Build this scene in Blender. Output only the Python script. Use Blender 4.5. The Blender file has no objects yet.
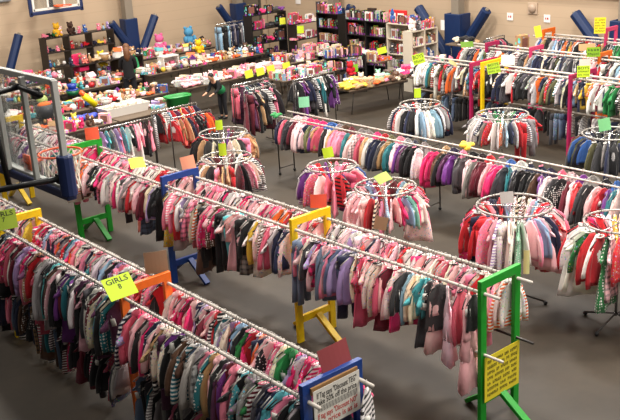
import bpy, bmesh, math, random
from mathutils import Vector, Matrix, Euler
C = bpy.context.scene.collection
PI = math.pi
rnd = random.Random(7)

# ------------------------------------------------------------------ camera
F = 944.31
CAM_H = 5.3
def _ray(px, py): return Vector((px-310, -(py-210), -F))
_Y = _ray(-560, -60).normalized()
_X = _ray(1456, -180).normalized()
_Z = _X.cross(_Y).normalized()
ROT = Matrix((_X, _Y, _Z))
cam_d = bpy.data.cameras.new('camera'); cam = bpy.data.objects.new('camera', cam_d); C.objects.link(cam)
cam_d.sensor_width = 36; cam_d.lens = F/620*36; cam_d.clip_end = 200
cam.matrix_world = Matrix.Translation((0, 0, CAM_H)) @ ROT.to_4x4()
bpy.context.scene.camera = cam
def at(px, py, z):
    d = ROT @ _ray(px, py); t = (z-CAM_H)/d.z
    return Vector((d.x*t, d.y*t, z))
def proj(p):
    q = ROT.transposed() @ (Vector(p)-Vector((0, 0, CAM_H)))
    if q.z > -0.1: return (-999, -999)
    return 310+F*q.x/-q.z, 210-F*q.y/-q.z
def inview(p, m=45):
    a, b = proj(p); return -m < a < 620+m and -m < b < 420+m+25

# ------------------------------------------------------------------ materials
def srgb(r, g, b):
    f = lambda c: (c/255/12.92) if c/255 <= .04045 else ((c/255+.055)/1.055)**2.4
    return (f(r), f(g), f(b), 1)
MATS = {}
def mat(name, rgb, rough=.6, metal=0, noise=.0, scale=20, bump=0):
    if name in MATS: return MATS[name]
    m = bpy.data.materials.new(name); m.use_nodes = True; MATS[name] = m
    nt = m.node_tree; b = nt.nodes['Principled BSDF']
    b.inputs['Roughness'].default_value = rough; b.inputs['Metallic'].default_value = metal
    col = srgb(*rgb); b.inputs['Base Color'].default_value = col
    m.diffuse_color = col
    if noise or bump:
        tc = nt.nodes.new('ShaderNodeTexCoord'); n = nt.nodes.new('ShaderNodeTexNoise'); n.inputs['Scale'].default_value = scale
        n.inputs['Detail'].default_value = 4
        nt.links.new(tc.outputs['Object'], n.inputs['Vector'])
        if noise:
            mx = nt.nodes.new('ShaderNodeMix'); mx.data_type = 'RGBA'; mx.blend_type = 'MULTIPLY'
            mx.inputs[0].default_value = noise; mx.inputs[6].default_value = col
            cr = nt.nodes.new('ShaderNodeValToRGB'); cr.color_ramp.elements[0].position = .3; cr.color_ramp.elements[1].position = .7
            cr.color_ramp.elements[0].color = (.25, .25, .25, 1); cr.color_ramp.elements[1].color = (1.2, 1.2, 1.2, 1)
            nt.links.new(n.outputs['Fac'], cr.inputs[0]); nt.links.new(cr.outputs[0], mx.inputs[7])
            nt.links.new(mx.outputs[2], b.inputs['Base Color'])
        if bump:
            bp = nt.nodes.new('ShaderNodeBump'); bp.inputs['Strength'].default_value = bump; bp.inputs['Distance'].default_value = .01
            nt.links.new(n.outputs['Fac'], bp.inputs['Height']); nt.links.new(bp.outputs[0], b.inputs['Normal'])
    return m

def fabric(name, pattern, second=(255, 250, 245), scale=60, rough=.85):
    """cloth whose base colour is the object's own colour, with a woven-in or printed pattern"""
    m = bpy.data.materials.new(name); m.use_nodes = True; MATS[name] = m
    nt = m.node_tree; N = nt.nodes; L = nt.links; b = N['Principled BSDF']
    b.inputs['Roughness'].default_value = rough
    try: b.inputs['Sheen Weight'].default_value = .15
    except Exception: pass
    oi = N.new('ShaderNodeObjectInfo'); tc = N.new('ShaderNodeTexCoord')
    out = oi.outputs['Color']
    fac = None
    def math_(op, a, v):
        n = N.new('ShaderNodeMath'); n.operation = op; L.new(a, n.inputs[0]); n.inputs[1].default_value = v; return n.outputs[0]
    sep = N.new('ShaderNodeSeparateXYZ'); L.new(tc.outputs['Object'], sep.inputs[0])
    if pattern == 'stripe':
        s = N.new('ShaderNodeMath'); s.operation = 'SINE'; L.new(math_('MULTIPLY', sep.outputs['Z'], scale*3.2), s.inputs[0])
        fac = math_('GREATER_THAN', s.outputs[0], .1)
    elif pattern == 'dots':
        v = N.new('ShaderNodeTexVoronoi'); v.inputs['Scale'].default_value = scale; v.inputs['Randomness'].default_value = .25
        L.new(tc.outputs['Object'], v.inputs['Vector']); fac = math_('LESS_THAN', v.outputs['Distance'], .33)
    elif pattern == 'floral':
        v = N.new('ShaderNodeTexVoronoi'); v.inputs['Scale'].default_value = scale; v.inputs['Randomness'].default_value = 1
        L.new(tc.outputs['Object'], v.inputs['Vector']); fac = math_('MULTIPLY', math_('LESS_THAN', v.outputs['Distance'], .34), .62)
        hs = N.new('ShaderNodeHueSaturation'); hs.inputs['Value'].default_value = 1.5
        L.new(v.outputs['Color'], hs.inputs['Color']); L.new(math_('MULTIPLY', v.outputs['Distance'], 0.0), hs.inputs['Hue'])
        hs.inputs['Hue'].default_value = .5
        second = None; sc = v.outputs['Color']
    elif pattern == 'plaid':
        a = N.new('ShaderNodeMath'); a.operation = 'SINE'; L.new(math_('MULTIPLY', sep.outputs['Z'], 110), a.inputs[0])
        c = N.new('ShaderNodeMath'); c.operation = 'SINE'; L.new(math_('MULTIPLY', sep.outputs['X'], 110), c.inputs[0])
        d = N.new('ShaderNodeMath'); d.operation = 'ADD'
        L.new(math_('GREATER_THAN', a.outputs[0], .3), d.inputs[0]); L.new(math_('GREATER_THAN', c.outputs[0], .3), d.inputs[1])
        fac = math_('MULTIPLY', d.outputs[0], .42)
    elif pattern == 'print':      # a motif on the chest
        v = N.new('ShaderNodeVectorMath'); v.operation = 'DISTANCE'; v.inputs[1].default_value = (0, 0, -.22)
        mp = N.new('ShaderNodeCombineXYZ'); L.new(sep.outputs['X'], mp.inputs[0]); L.new(sep.outputs['Z'], mp.inputs[2])
        n = N.new('ShaderNodeTexNoise'); n.inputs['Scale'].default_value = 45; L.new(tc.outputs['Object'], n.inputs['Vector'])
        L.new(mp.outputs[0], v.inputs[0])
        q = N.new('ShaderNodeMath'); q.operation = 'ADD'; L.new(v.outputs['Value'], q.inputs[0]); L.new(math_('MULTIPLY', n.outputs['Fac'], .08), q.inputs[1])
        fac = math_('LESS_THAN', q.outputs[0], .1)
    elif pattern == 'denim':
        n = N.new('ShaderNodeTexNoise'); n.inputs['Scale'].default_value = 14; L.new(tc.outputs['Object'], n.inputs['Vector'])
        fac = math_('MULTIPLY', n.outputs['Fac'], .35)
    if fac is not None:
        mx = N.new('ShaderNodeMix'); mx.data_type = 'RGBA'
        L.new(fac, mx.inputs[0]); L.new(out, mx.inputs[6])
        if second: mx.inputs[7].default_value = srgb(*second)
        else: L.new(sc, mx.inputs[7])
        out = mx.outputs[2]
    # weave unevenness
    nz = N.new('ShaderNodeTexNoise'); nz.inputs['Scale'].default_value = 35; nz.inputs['Detail'].default_value = 3
    L.new(tc.outputs['Object'], nz.inputs['Vector'])
    bp = N.new('ShaderNodeBump'); bp.inputs['Strength'].default_value = .35; bp.inputs['Distance'].default_value = .012
    L.new(nz.outputs['Fac'], bp.inputs['Height']); L.new(bp.outputs[0], b.inputs['Normal'])
    L.new(out, b.inputs['Base Color'])
    return m
FAB = {'plain': fabric('plain_cloth', 'plain'), 'striped': fabric('striped_cloth', 'stripe'),
       'spotted': fabric('spotted_cloth', 'dots', scale=38), 'flowered': fabric('flowered_cloth', 'floral', scale=42),
       'checked': fabric('checked_cloth', 'plaid', (30, 30, 40)), 'printed': fabric('printed_cloth', 'print'),
       'denim': fabric('denim_cloth', 'denim', (170, 185, 205)), 'puffer': fabric('quilted_nylon', 'plain', rough=.42)}
BSTRIPE = fabric('black_striped_cloth', 'stripe', (18, 18, 22), scale=40)

M_white = mat('white_plastic', (228, 224, 218), .4); M_hang = mat('off_white_hanger_plastic', (196, 190, 184), .4)
M_wire = mat('dark_plastic', (38, 36, 36), .4)
M_pipe = mat('pale_painted_pipe', (214, 206, 196), .42, 0, .2, 30)
M_darkpipe = mat('dark_steel', (70, 66, 64), .4, .5)
M_clear = mat('greyish_clear_plastic', (150, 146, 142), .3)
M_chrome = mat('chrome', (205, 203, 200), .25, .9)
M_tag = mat('tag_paper', (240, 238, 230), .8)
M_black = mat('black_steel', (16, 16, 18), .4, .1)
M_blackp = mat('black_plastic', (20, 20, 22), .5)
M_table = mat('table_top_laminate', (104, 88, 72), .5, 0, .2, 8)
M_tedge = mat('table_edge', (52, 42, 36), .5)
M_pad = mat('blue_vinyl_pad', (11, 40, 84), .5, 0, .12, 6)
M_column = mat('grey_painted_steel', (140, 130, 116), .5, .1)
M_wood = mat('raw_pine', (160, 120, 75), .6, 0, .3, 18)

# ------------------------------------------------------------------ mesh builder
class MB:
    def __init__(s): s.v = []; s.f = []; s.m = []; s.mi = 0
    def box(s, c, d, R=None):
        x, y, z = d[0]/2, d[1]/2, d[2]/2; n = len(s.v); c = Vector(c)
        for a in (-x, x):
            for b in (-y, y):
                for e in (-z, z):
                    p = Vector((a, b, e))
                    if R is not None: p = R @ p
                    s.v.append(tuple(c+p))
        for q in ((0, 1, 3, 2), (4, 6, 7, 5), (0, 4, 5, 1), (2, 3, 7, 6), (0, 2, 6, 4), (1, 5, 7, 3)):
            s.f.append(tuple(n+i for i in q)); s.m.append(s.mi)
        return s
    def loft(s, rings, cap=(True, True), close=False):
        n0 = len(s.v); k = len(rings[0])
        for r in rings: s.v.extend(tuple(p) for p in r)
        R = len(rings)
        for i in range(R if close else R-1):
            for j in range(k):
                a = n0+i*k+j; b = n0+i*k+(j+1) % k; i2 = (i+1) % R
                s.f.append((a, b, n0+i2*k+(j+1) % k, n0+i2*k+j)); s.m.append(s.mi)
        if not close:
            if cap[0]: s.f.append(tuple(n0+j for j in range(k))[::-1]); s.m.append(s.mi)
            if cap[1]: s.f.append(tuple(n0+(R-1)*k+j for j in range(k))); s.m.append(s.mi)
        return s
    def tube(s, pts, r, n=6, cap=True, close=False, flat=None):
        pts = [Vector(p) for p in pts]; rings = []
        rs = r if isinstance(r, (list, tuple)) else [r]*len(pts)
        up = None
        for i, p in enumerate(pts):
            if close: t = pts[(i+1) % len(pts)]-pts[i-1]
            else: t = pts[min(i+1, len(pts)-1)]-pts[max(i-1, 0)]
            t = t.normalized()
            if up is None: up = Vector((0, 0, 1)) if abs(t.z) < .9 else Vector((0, 1, 0))
            a = t.cross(up).normalized(); b = a.cross(t).normalized(); up = b
            fl = flat or 1
            rings.append([p+a*rs[i]*math.cos(2*PI*j/n)+b*rs[i]*fl*math.sin(2*PI*j/n) for j in range(n)])
        return s.loft(rings, (cap, cap), close)
    def cyl(s, c, r, h, n=16, r2=None):
        r2 = r if r2 is None else r2; c = Vector(c)
        return s.loft([[c+Vector((math.cos(2*PI*j/n)*q, math.sin(2*PI*j/n)*q, z)) for j in range(n)] for q, z in ((r, 0), (r2, h))])
    def ball(s, c, r, n=10, m=7, R=None):
        r = Vector(r) if not isinstance(r, (int, float)) else Vector((r, r, r)); c = Vector(c); rings = []
        for i in range(m+1):
            ph = PI*(.04+.92*i/m)
            ring = []
            for j in range(n):
                p = Vector((math.sin(ph)*math.cos(2*PI*j/n)*r.x, math.sin(ph)*math.sin(2*PI*j/n)*r.y, -math.cos(ph)*r.z))
                if R is not None: p = R @ p
                ring.append(c+p)
            rings.append(ring)
        return s.loft(rings)
    def mesh(s, name, mats, smooth=True):
        me = bpy.data.meshes.new(name); me.from_pydata(s.v, [], s.f)
        for m in (mats if isinstance(mats, (list, tuple)) else [mats]): me.materials.append(m)
        me.polygons.foreach_set('material_index', s.m)
        me.polygons.foreach_set('use_smooth', [smooth]*len(s.f))
        me.update(); return me
    def build(s, name, mats, parent=None, smooth=False, bevel=0, loc=None):
        o = bpy.data.objects.new(name, s.mesh(name, mats, smooth)); C.objects.link(o)
        if parent is not None: o.parent = parent
        if loc is not None: o.location = loc
        if bevel:
            b = o.modifiers.new('bevel', 'BEVEL'); b.width = bevel; b.segments = 2; b.limit_method = 'ANGLE'
        return o

def tag(o, label, cat, group=None, kind=None):
    if label: o['label'] = label
    if cat: o['category'] = cat
    if group: o['group'] = group
    if kind: o['kind'] = kind
    return o
def thing(name, label, cat, loc=(0, 0, 0), rz=0, group=None):
    o = bpy.data.objects.new(name, None); C.objects.link(o); o.empty_display_size = .1
    o.location = loc; o.rotation_euler = (0, 0, rz)
    return tag(o, label, cat, group)
def struct(o): o['kind'] = 'structure'; return o
def ordn(n):
    return str(n)+('th' if 10 <= n % 100 <= 20 else {1: 'st', 2: 'nd', 3: 'rd'}.get(n % 10, 'th'))

FONT = None
def text_mesh(name, lines, w, h, m, parent, loc, rot, sizes=None, cols=None):
    """lettering of real relief, laid on a card; w,h = area to fill"""
    n = len(lines); ys = h/n
    groups = {}
    for i, t in enumerate(lines):
        if not t: continue
        if t[0] == '~':
            words = [int(c) for c in t[1:].split(',')]; tot = sum(words)+len(words)-1; cw = w/tot; x = -w/2
            r_ = random.Random(i*7+tot); big_ = t.startswith('~0'); mb = MB(); y0 = h/2-ys*(i+.5); hh = ys*.55
            for k_, wl in enumerate(words):
                for q_ in range(wl):
                    cx_ = x+cw*.5; 
                    if wl:
                        mb.box((cx_-cw*.25, y0, 0), (cw*.2, hh, .0012)); mb.box((cx_+cw*.22, y0+r_.uniform(-.15, .15)*hh, 0), (cw*.18, hh*r_.uniform(.5, 1), .0012))
                        mb.box((cx_, y0+hh*r_.choice([-.4, 0, .4]), 0), (cw*.6, hh*.18, .0012))
                    x += cw
                x += cw
            o = mb.build('lettering', cols[i] if cols else m, parent); o.location = loc; o.rotation_euler = rot
            continue
        cu = bpy.data.curves.new('lettering', 'FONT'); cu.body = t; cu.align_x = 'CENTER'; cu.align_y = 'CENTER'
        cu.size = ys*1.15; cu.extrude = .0006; cu.resolution_u = 2; cu.offset = ys*.012
        to = bpy.data.objects.new('lettering', cu); C.objects.link(to)
        bpy.context.view_layer.update()
        me = bpy.data.meshes.new_from_object(to)
        bpy.data.objects.remove(to)
        xs = [v.co.x for v in me.vertices]
        ww = (max(xs)-min(xs)) or 1; sc = min(1.25, w/ww) if ww > w*.3 else 1
        for v in me.vertices: v.co.x *= sc; v.co.y += h/2-ys*(i+.5)
        mm = cols[i] if cols else m
        me.materials.clear(); me.materials.append(mm)
        o = bpy.data.objects.new('lettering', me); C.objects.link(o); o.parent = parent; o.location = loc; o.rotation_euler = rot
    return
INK = mat('black_ink', (25, 25, 20), .7); INKR = mat('red_ink', (190, 45, 40), .7); INKG = mat('dark_green_ink', (40, 70, 20), .7)
def sign(loc, w, h, rgb, label, lines=None, yaw=0, tilt=0, roll=0, cols=None, cat='sign', name='price_sign', matname=None):
    """card: width along local x, height along local z, tilted back by tilt"""
    o = thing(name, label, cat, loc); o.rotation_euler = Euler((-tilt, roll, yaw), 'XYZ')
    mb = MB()
    # slight curl
    rings = []
    n = 6
    fr = []; bk = []
    for i in range(n+1):
        x = -w/2+w*i/n; cy = .012*math.sin(PI*i/n)
        fr.append((x, -cy)); bk.append((x, -cy+.002))
    outl = fr+bk[::-1]
    mb.loft([[Vector((x, y, z)) for x, y in outl] for z in (-h/2, h/2)])
    if lines:
        mb2 = MB(); mb2.box((0, 0, 0), (w, .003, h)); mb = mb2
    mb.build('card', mat(matname or 'card_%d_%d_%d' % rgb, rgb, .7), o)
    if lines: text_mesh('lettering', lines, w*.86, h*.86, INK, o, (0, -.0022, 0), (PI/2, 0, 0), cols=cols)
    return o

# ------------------------------------------------------------------ the setting
def floor_mat():
    m = bpy.data.materials.new('floor_covering'); m.use_nodes = True; nt = m.node_tree; N = nt.nodes; L = nt.links; b = N['Principled BSDF']
    tc = N.new('ShaderNodeTexCoord')
    n1 = N.new('ShaderNodeTexNoise'); n1.inputs['Scale'].default_value = .55; n1.inputs['Detail'].default_value = 5; n1.inputs['Roughness'].default_value = .6
    n2 = N.new('ShaderNodeTexNoise'); n2.inputs['Scale'].default_value = 9; n2.inputs['Detail'].default_value = 5
    L.new(tc.outputs['Object'], n1.inputs['Vector']); L.new(tc.outputs['Object'], n2.inputs['Vector'])
    cr = N.new('ShaderNodeValToRGB'); e = cr.color_ramp.elements
    e[0].position = .3; e[0].color = srgb(43, 36, 27); e[1].position = .72; e[1].color = srgb(66, 56, 43)
    mx = N.new('ShaderNodeMix'); mx.data_type = 'RGBA'; mx.blend_type = 'MULTIPLY'; mx.inputs[0].default_value = .35
    L.new(n1.outputs['Fac'], cr.inputs[0]); L.new(cr.outputs[0], mx.inputs[6]); L.new(n2.outputs['Fac'], mx.inputs[7])
    # long seams between the cover sheets
    w = N.new('ShaderNodeSeparateXYZ'); L.new(tc.outputs['Object'], w.inputs[0])
    a = N.new('ShaderNodeMath'); a.operation = 'MODULO'; a.inputs[1].default_value = 3.05; L.new(w.outputs['X'], a.inputs[0])
    g = N.new('ShaderNodeMath'); g.operation = 'LESS_THAN'; g.inputs[1].default_value = .03; L.new(a.outputs[0], g.inputs[0])
    s = N.new('ShaderNodeMath'); s.operation = 'MULTIPLY'; s.inputs[1].default_value = .35; L.new(g.outputs[0], s.inputs[0])
    m2 = N.new('ShaderNodeMix'); m2.data_type = 'RGBA'; L.new(s.outputs[0], m2.inputs[0]); L.new(mx.outputs[2], m2.inputs[6]); m2.inputs[7].default_value = srgb(45, 40, 36)
    L.new(m2.outputs[2], b.inputs['Base Color']); b.inputs['Roughness'].default_value = .62
    return m
def wall_mat():
    m = bpy.data.materials.new('beige_wall_cladding'); m.use_nodes = True; nt = m.node_tree; N = nt.nodes; L = nt.links; b = N['Principled BSDF']
    tc = N.new('ShaderNodeTexCoord'); sep = N.new('ShaderNodeSeparateXYZ'); L.new(tc.outputs['Object'], sep.inputs[0])
    a = N.new('ShaderNodeMath'); a.operation = 'MODULO'; a.inputs[1].default_value = .3; L.new(sep.outputs['Z'], a.inputs[0])
    g = N.new('ShaderNodeMath'); g.operation = 'LESS_THAN'; g.inputs[1].default_value = .02; L.new(a.outputs[0], g.inputs[0])
    s = N.new('ShaderNodeMath'); s.operation = 'MULTIPLY'; s.inputs[1].default_value = .12; L.new(g.outputs[0], s.inputs[0])
    mx = N.new('ShaderNodeMix'); mx.data_type = 'RGBA'; L.new(s.outputs[0], mx.inputs[0]); mx.inputs[6].default_value = srgb(190, 166, 139); mx.inputs[7].default_value = srgb(120, 104, 90)
    L.new(mx.outputs[2], b.inputs['Base Color']); b.inputs['Roughness'].default_value = .7
    return m
WM = wall_mat()
WA, WB = 26.2, 20.9
struct(MB().box((9, 12, -.05), (34, 36, .1)).build('floor', floor_mat()))
struct(MB().box((8.45, WA+.1, 3.5), (24.9+.2, .2, 7)).build('wall_far', WM))
struct(MB().box((WB+.1, 11.1, 3.5), (.2, 30, 7)).build('wall_right', WM))
struct(MB().box((9.2, WA-.03, 3.9), (4.9, .06, 2.2)).build('trim_1', mat('pale_wall_panel', (196, 204, 206), .6)))
struct(MB().box((9.2, WA-.05, 2.78), (4.9, .08, .05)).build('trim_2', mat('wall_rail', (120, 118, 118), .5)))
struct(MB().box((WB-.06, 11.2, 2.5), (.1, 29.8, .25)).build('trim_3', mat('wall_girt', (140, 118, 98), .6)))
d = bpy.data.objects.new('door_1', None); C.objects.link(d); d['kind'] = 'structure'; d.location = (20.25, WA-.04, 0)
M_door = mat('grey_brown_door_paint', (104, 94, 82), .5)
MB().box((0, 0, 1.05), (.62, .05, 2.1)).build('door_leaf', M_door, d, bevel=.005)
MB().box((-.36, 0, 1.1), (.07, .1, 2.2)).box((.36, 0, 1.1), (.07, .1, 2.2)).box((0, 0, 2.17), (.79, .1, .07)).build('door_frame', mat('door_frame_paint', (80, 74, 66), .5), d)
MB().box((0, -.06, 1.0), (.56, .05, .06)).build('push_bar', M_chrome, d)

# columns with wrapped pads and slanted padded braces
def column(x, y, wall, label, padh):
    t = thing('wall_column', label, 'column', (x, y, 0))
    MB().box((0, 0, 3.5), (.26, .26, 7)).build('column_post', M_column, t)
    return t
PADC = (18, 58, 118)
def pad_box(cx, cy, sx, sy, h, label, notice=False):
    t = thing('wall_pad', label, 'wall pad', (cx, cy, 0))
    mb = MB()
    th = .07
    mb.box((0, -sy/2-th/2, h/2), (sx+2*th, th, h)); 
    mb.box((-sx/2-th/2, 0, h/2), (th, sy, h)); mb.box((sx/2+th/2, 0, h/2), (th, sy, h))
    mb.build('padding', M_pad, t, bevel=.02)
    return t
for (x, y, h, l, lp) in ((15.18, 25.83, 1.83, 'grey steel column left on the far wall above blue padding', 'upright blue pad around the left column on the far wall'),
                         (19.42, 25.83, 1.8, 'grey steel column on the far wall beside the door', 'upright blue pad around the column beside the door')):
    column(x, y, 'A', l, h); pad_box(x, y+.02, .3, .3, h, lp)
for (x, y, h, l, lp) in ((20.55, 22.3, 1.68, 'grey steel column nearest the corner on the right wall', 'upright blue pad behind the dark video shelves'),
                         (20.55, 17.25, 1.8, 'grey steel column in the middle of the right wall', 'upright blue pad on the middle column with a pinned notice'),
                         (20.55, 12.1, 1.92, 'grey steel column at the right edge of the picture', 'upright blue pad at the right edge behind the yellow sign')):
    column(x, y, 'B', l, h)
    t = thing('wall_pad', lp, 'wall pad', (x, y, 0))
    mb = MB(); mb.box((-.22, 0, h/2), (.08, .56, h)); mb.box((0.02, -.24, h/2), (.4, .08, h)); mb.box((.02, .24, h/2), (.4, .08, h))
    mb.build('padding', M_pad, t, bevel=.02)
def brace_pad(p0, p1, label, r=.13):
    """slanted padded brace between two points"""
    p0 = Vector(p0); p1 = Vector(p1); t = thing('slanted_brace', label, 'padded brace', (p1.x, p1.y, 0))
    o = Vector((p1.x, p1.y, 0)); a = p0-o; b = p1-o; b2 = b+(b-a)*0.0
    dirv = (a-b).normalized()
    MB().tube([a, b], r, 8).build('padding', M_pad, t, bevel=.015)
    MB().tube([a-dirv*.02, a+dirv*.05], .05, 6).build('steel_stub', M_column, t)
ya = 25.5
for q, side in (((11.45, 1.88, 10.75, .35), 'leftmost slanted blue brace pad low on the far wall'),
                ((14.4, 1.82, 15.1, .75), 'slanted blue brace pad left of the left column'),
                ((15.95, 1.84, 15.3, .7), 'slanted blue brace pad right of the left column'),
                ((18.4, 1.82, 19.3, .55), 'slanted blue brace pad left of the column by the door')):
    brace_pad((q[0], ya, q[1]), (q[2], ya, q[3]), side)
for q, side in (((21.5, 1.78, 22.1, .6), 'slanted blue brace pad behind the black bookshelf'),
                ((18.72, 1.88, 17.65, .6), 'slanted blue brace pad behind the white bookshelf'),
                ((16.25, 1.93, 17.1, .8), 'slanted blue brace pad leaning right of the middle column'),
                ((13.5, 2.0, 12.4, .8), 'slanted blue brace pad left of the right edge column')):
    brace_pad((20.55, q[0], q[1]), (20.55, q[2], q[3]), side, .15)
# papers on walls
def paper_x(px, py, x, w, h, label, name='paper_notice', c=(235, 230, 226)):
    d_ = ROT @ _ray(px, py); t_ = x/d_.x; p = Vector((x, d_.y*t_, CAM_H+d_.z*t_))
    o = sign(p, w, h, c, label, yaw=-PI/2, cat='paper notice', name=name)
    return o
for a in ((510, 16.5, 'white paper notice on right wall, the left of two'), (547, 18.5, 'white paper notice on right wall, the right of two')):
    o = paper_x(a[0], a[1], WB-.012, .2, .2, a[2]); MB().box((-.03, -.0145, 0), (.03, .002, .05)).box((.03, -.0145, 0), (.04, .002, .05)).build('printed_mark', INKR, o)
paper_x(442.5, 25, 20.27, .14, .28, 'white notice pinned on the blue pad of the middle column')
paper_x(298, .5, WB-.012, .26, .22, 'white paper high on the wall above the lime signs')
d_ = ROT @ _ray(251, 10.5); t_ = (WA-.1)/d_.y
sign((d_.x*t_, WA-.075, CAM_H+d_.z*t_), .14, .1, (225, 222, 215), 'small white paper taped on the door', cat='paper notice', name='paper_notice')
d_ = ROT @ _ray(532, 8.5); t_ = (WB-.05)/d_.x
bell = thing('wall_bell', 'round beige fixture mounted high on the right wall', 'wall fixture', (WB-.05, d_.y*t_, CAM_H+d_.z*t_))
MB().ball((0, 0, 0), (.07, .12, .12), 14, 8).build('dome', mat('beige_fixture', (172, 150, 130), .4), bell, True)
MB().box((.03, 0, 0), (.04, .3, .3)).build('back_plate', mat('beige_plate', (186, 164, 142), .5), bell, bevel=.01)

# ------------------------------------------------------------------ rack stands and rails
STC = {'green': (20, 150, 38), 'yellow': (240, 200, 12), 'blue': (20, 62, 138), 'orange': (232, 108, 28), 'magenta': (170, 30, 84), 'pink': (214, 60, 110)}
def stand(x, y, color, label, w=.6, h=1.62, rz=0, low=.3, reach=.42):
    m = mat(color+'_stand_paint', STC[color], .45, 0, .18, 14)
    t = thing('rack_stand', label, 'rack stand', (x, y, 0), rz, 'painted wooden rack stands')
    for s in (-1, 1):
        MB().box((s*(w/2-.045), 0, h/2-.045), (.09, .045, h-.09)).build('post', m, t, bevel=.004)
    MB().box((0, 0, h-.045), (w, .05, .09)).build('top_bar', m, t, bevel=.004)
    MB().box((0, 0, low), (w-.18, .045, .09)).build('lower_bar', m, t, bevel=.004)
    for s in (-1, 1):
        a = Vector((0, s*.03, low)); b = Vector((.02, s*reach, .02)); dd = (b-a)
        ang = math.atan2(dd.z, dd.y)
        mb = MB(); mb.box((a+b)/2, (.085, dd.length, .045), Matrix.Rotation(ang, 3, 'X'))
        mb.build('brace', m, t, bevel=.004)
    return t
def rail(p0, p1, label, r=.017, m=None, name='hanging_rail'):
    p0 = Vector(p0); p1 = Vector(p1)
    o = MB().tube([Vector((0, 0, 0)), p1-p0], r, 10).build(name, m or M_pipe, None, True, loc=p0)
    return tag(o, label, 'rail')

X1f = lambda y: 4.02+.027*y
X1b = lambda y: 4.555+.0245*y
def c1(y): return (X1f(y)+X1b(y))/2
for y, c, l in ((5.03, 'blue', 'blue rack stand at front with the white discount sign'),
                (7.92, 'orange', 'orange rack stand in the nearest rack beside lime GIRLS 8 sign'),
                (11.02, 'yellow', 'yellow rack stand at the left picture edge in the nearest rack'),
                (13.8, 'blue', 'blue rack stand past the left edge, far end of nearest rack')):
    stand(c1(y), y, c, l, .64 if y < 6 else .6, 1.66 if y < 6 else 1.62, rz=-.02)
rail((X1f(4.88), 4.88, 1.5), (X1f(14.2), 14.2, 1.5), 'near pale pipe rail along the top of the nearest rack')
rail((X1b(4.82), 4.82, 1.5), (X1b(14.2), 14.2, 1.5), 'far pale pipe rail along the top of the nearest rack')
rail((X1f(4.9), 4.8, .78), (X1f(14.2), 14.2, .78), 'lower pipe rail under the near side of the nearest rack')
rail((X1b(4.9), 4.8, .78), (X1b(14.2), 14.2, .78), 'lower pipe rail under the far side of the nearest rack')
for y in (4.8,):
    for f in (X1f, X1b):
        pass
X2f, X2b = 6.70, 7.22
for y, c, l in ((5.33, 'green', 'green rack stand at right front with the yellow lettered sign'),
                (8.15, 'yellow', 'yellow rack stand in the middle rack'),
                (10.93, 'blue', 'blue rack stand in the middle rack'),
                (13.68, 'green', 'green rack stand beside the basketball backboard'),
                (16.6, 'yellow', 'yellow rack stand seen through the backboard glass')):
    stand((X2f+X2b)/2, y, c, l, .63)
rail((X2f, 5.13, 1.48), (X2f, 17.0, 1.48), 'near pale pipe rail along the top of the middle rack')
rail((X2b, 5.13, 1.48), (X2b, 17.0, 1.48), 'far pale pipe rail along the top of the middle rack')
rail((X2f, 5.08, .82), (X2f, 5.75, .82), 'short lower pipe through the near post of the green stand', .015, M_pipe)
rail((X2b, 5.1, .82), (X2b, 5.9, .82), 'short dark lower pipe through the far post of the green stand', .015, M_darkpipe)
for x, z, l in ((X2f, .82, 'near lower pipe of the green stand'), (X1f(4.7), 1.5, 'near pipe of the blue stand'), (X1b(4.7), 1.5, 'far pipe of the blue stand')):
    pass

# rack 3: coats, metal rolling rack
R3z = 1.2
X3f, X3b = 11.16, 11.54
rail((X3f, 4.9, R3z), (X3f, 14.0, R3z), 'near grey pipe rail of the long coat rack', .014)
rail((X3b, 4.9, R3z), (X3b, 14.0, R3z), 'far grey pipe rail of the long coat rack', .014)
for k, y in enumerate((13.9, 10.1, 6.5)):
    t = thing('metal_rack_frame', ('dark metal leg frame at the left end of the coat rack', 'dark metal leg frame midway along the coat rack', 'dark metal leg frame near the right edge under the coat rack')[k], 'rack frame', ((X3f+X3b)/2, y, 0), 0, 'dark metal frames of the coat rack')
    for s in (-1, 1):
        lg = MB().tube([(s*.19, 0, .03), (s*.19, 0, R3z-.01)], .013, 8).build('leg', M_darkpipe, t, True)
        MB().ball((s*.19, 0, .03), .03, 8, 6).build('caster', M_blackp, lg, True)
    MB().tube([(-.19, 0, R3z-.03), (.19, 0, R3z-.03)], .01, 8).build('crossbar', M_darkpipe, t, True)
    MB().tube([(-.19, 0, .14), (.19, 0, .14)], .01, 8).build('stretcher', M_darkpipe, t, True)

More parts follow.
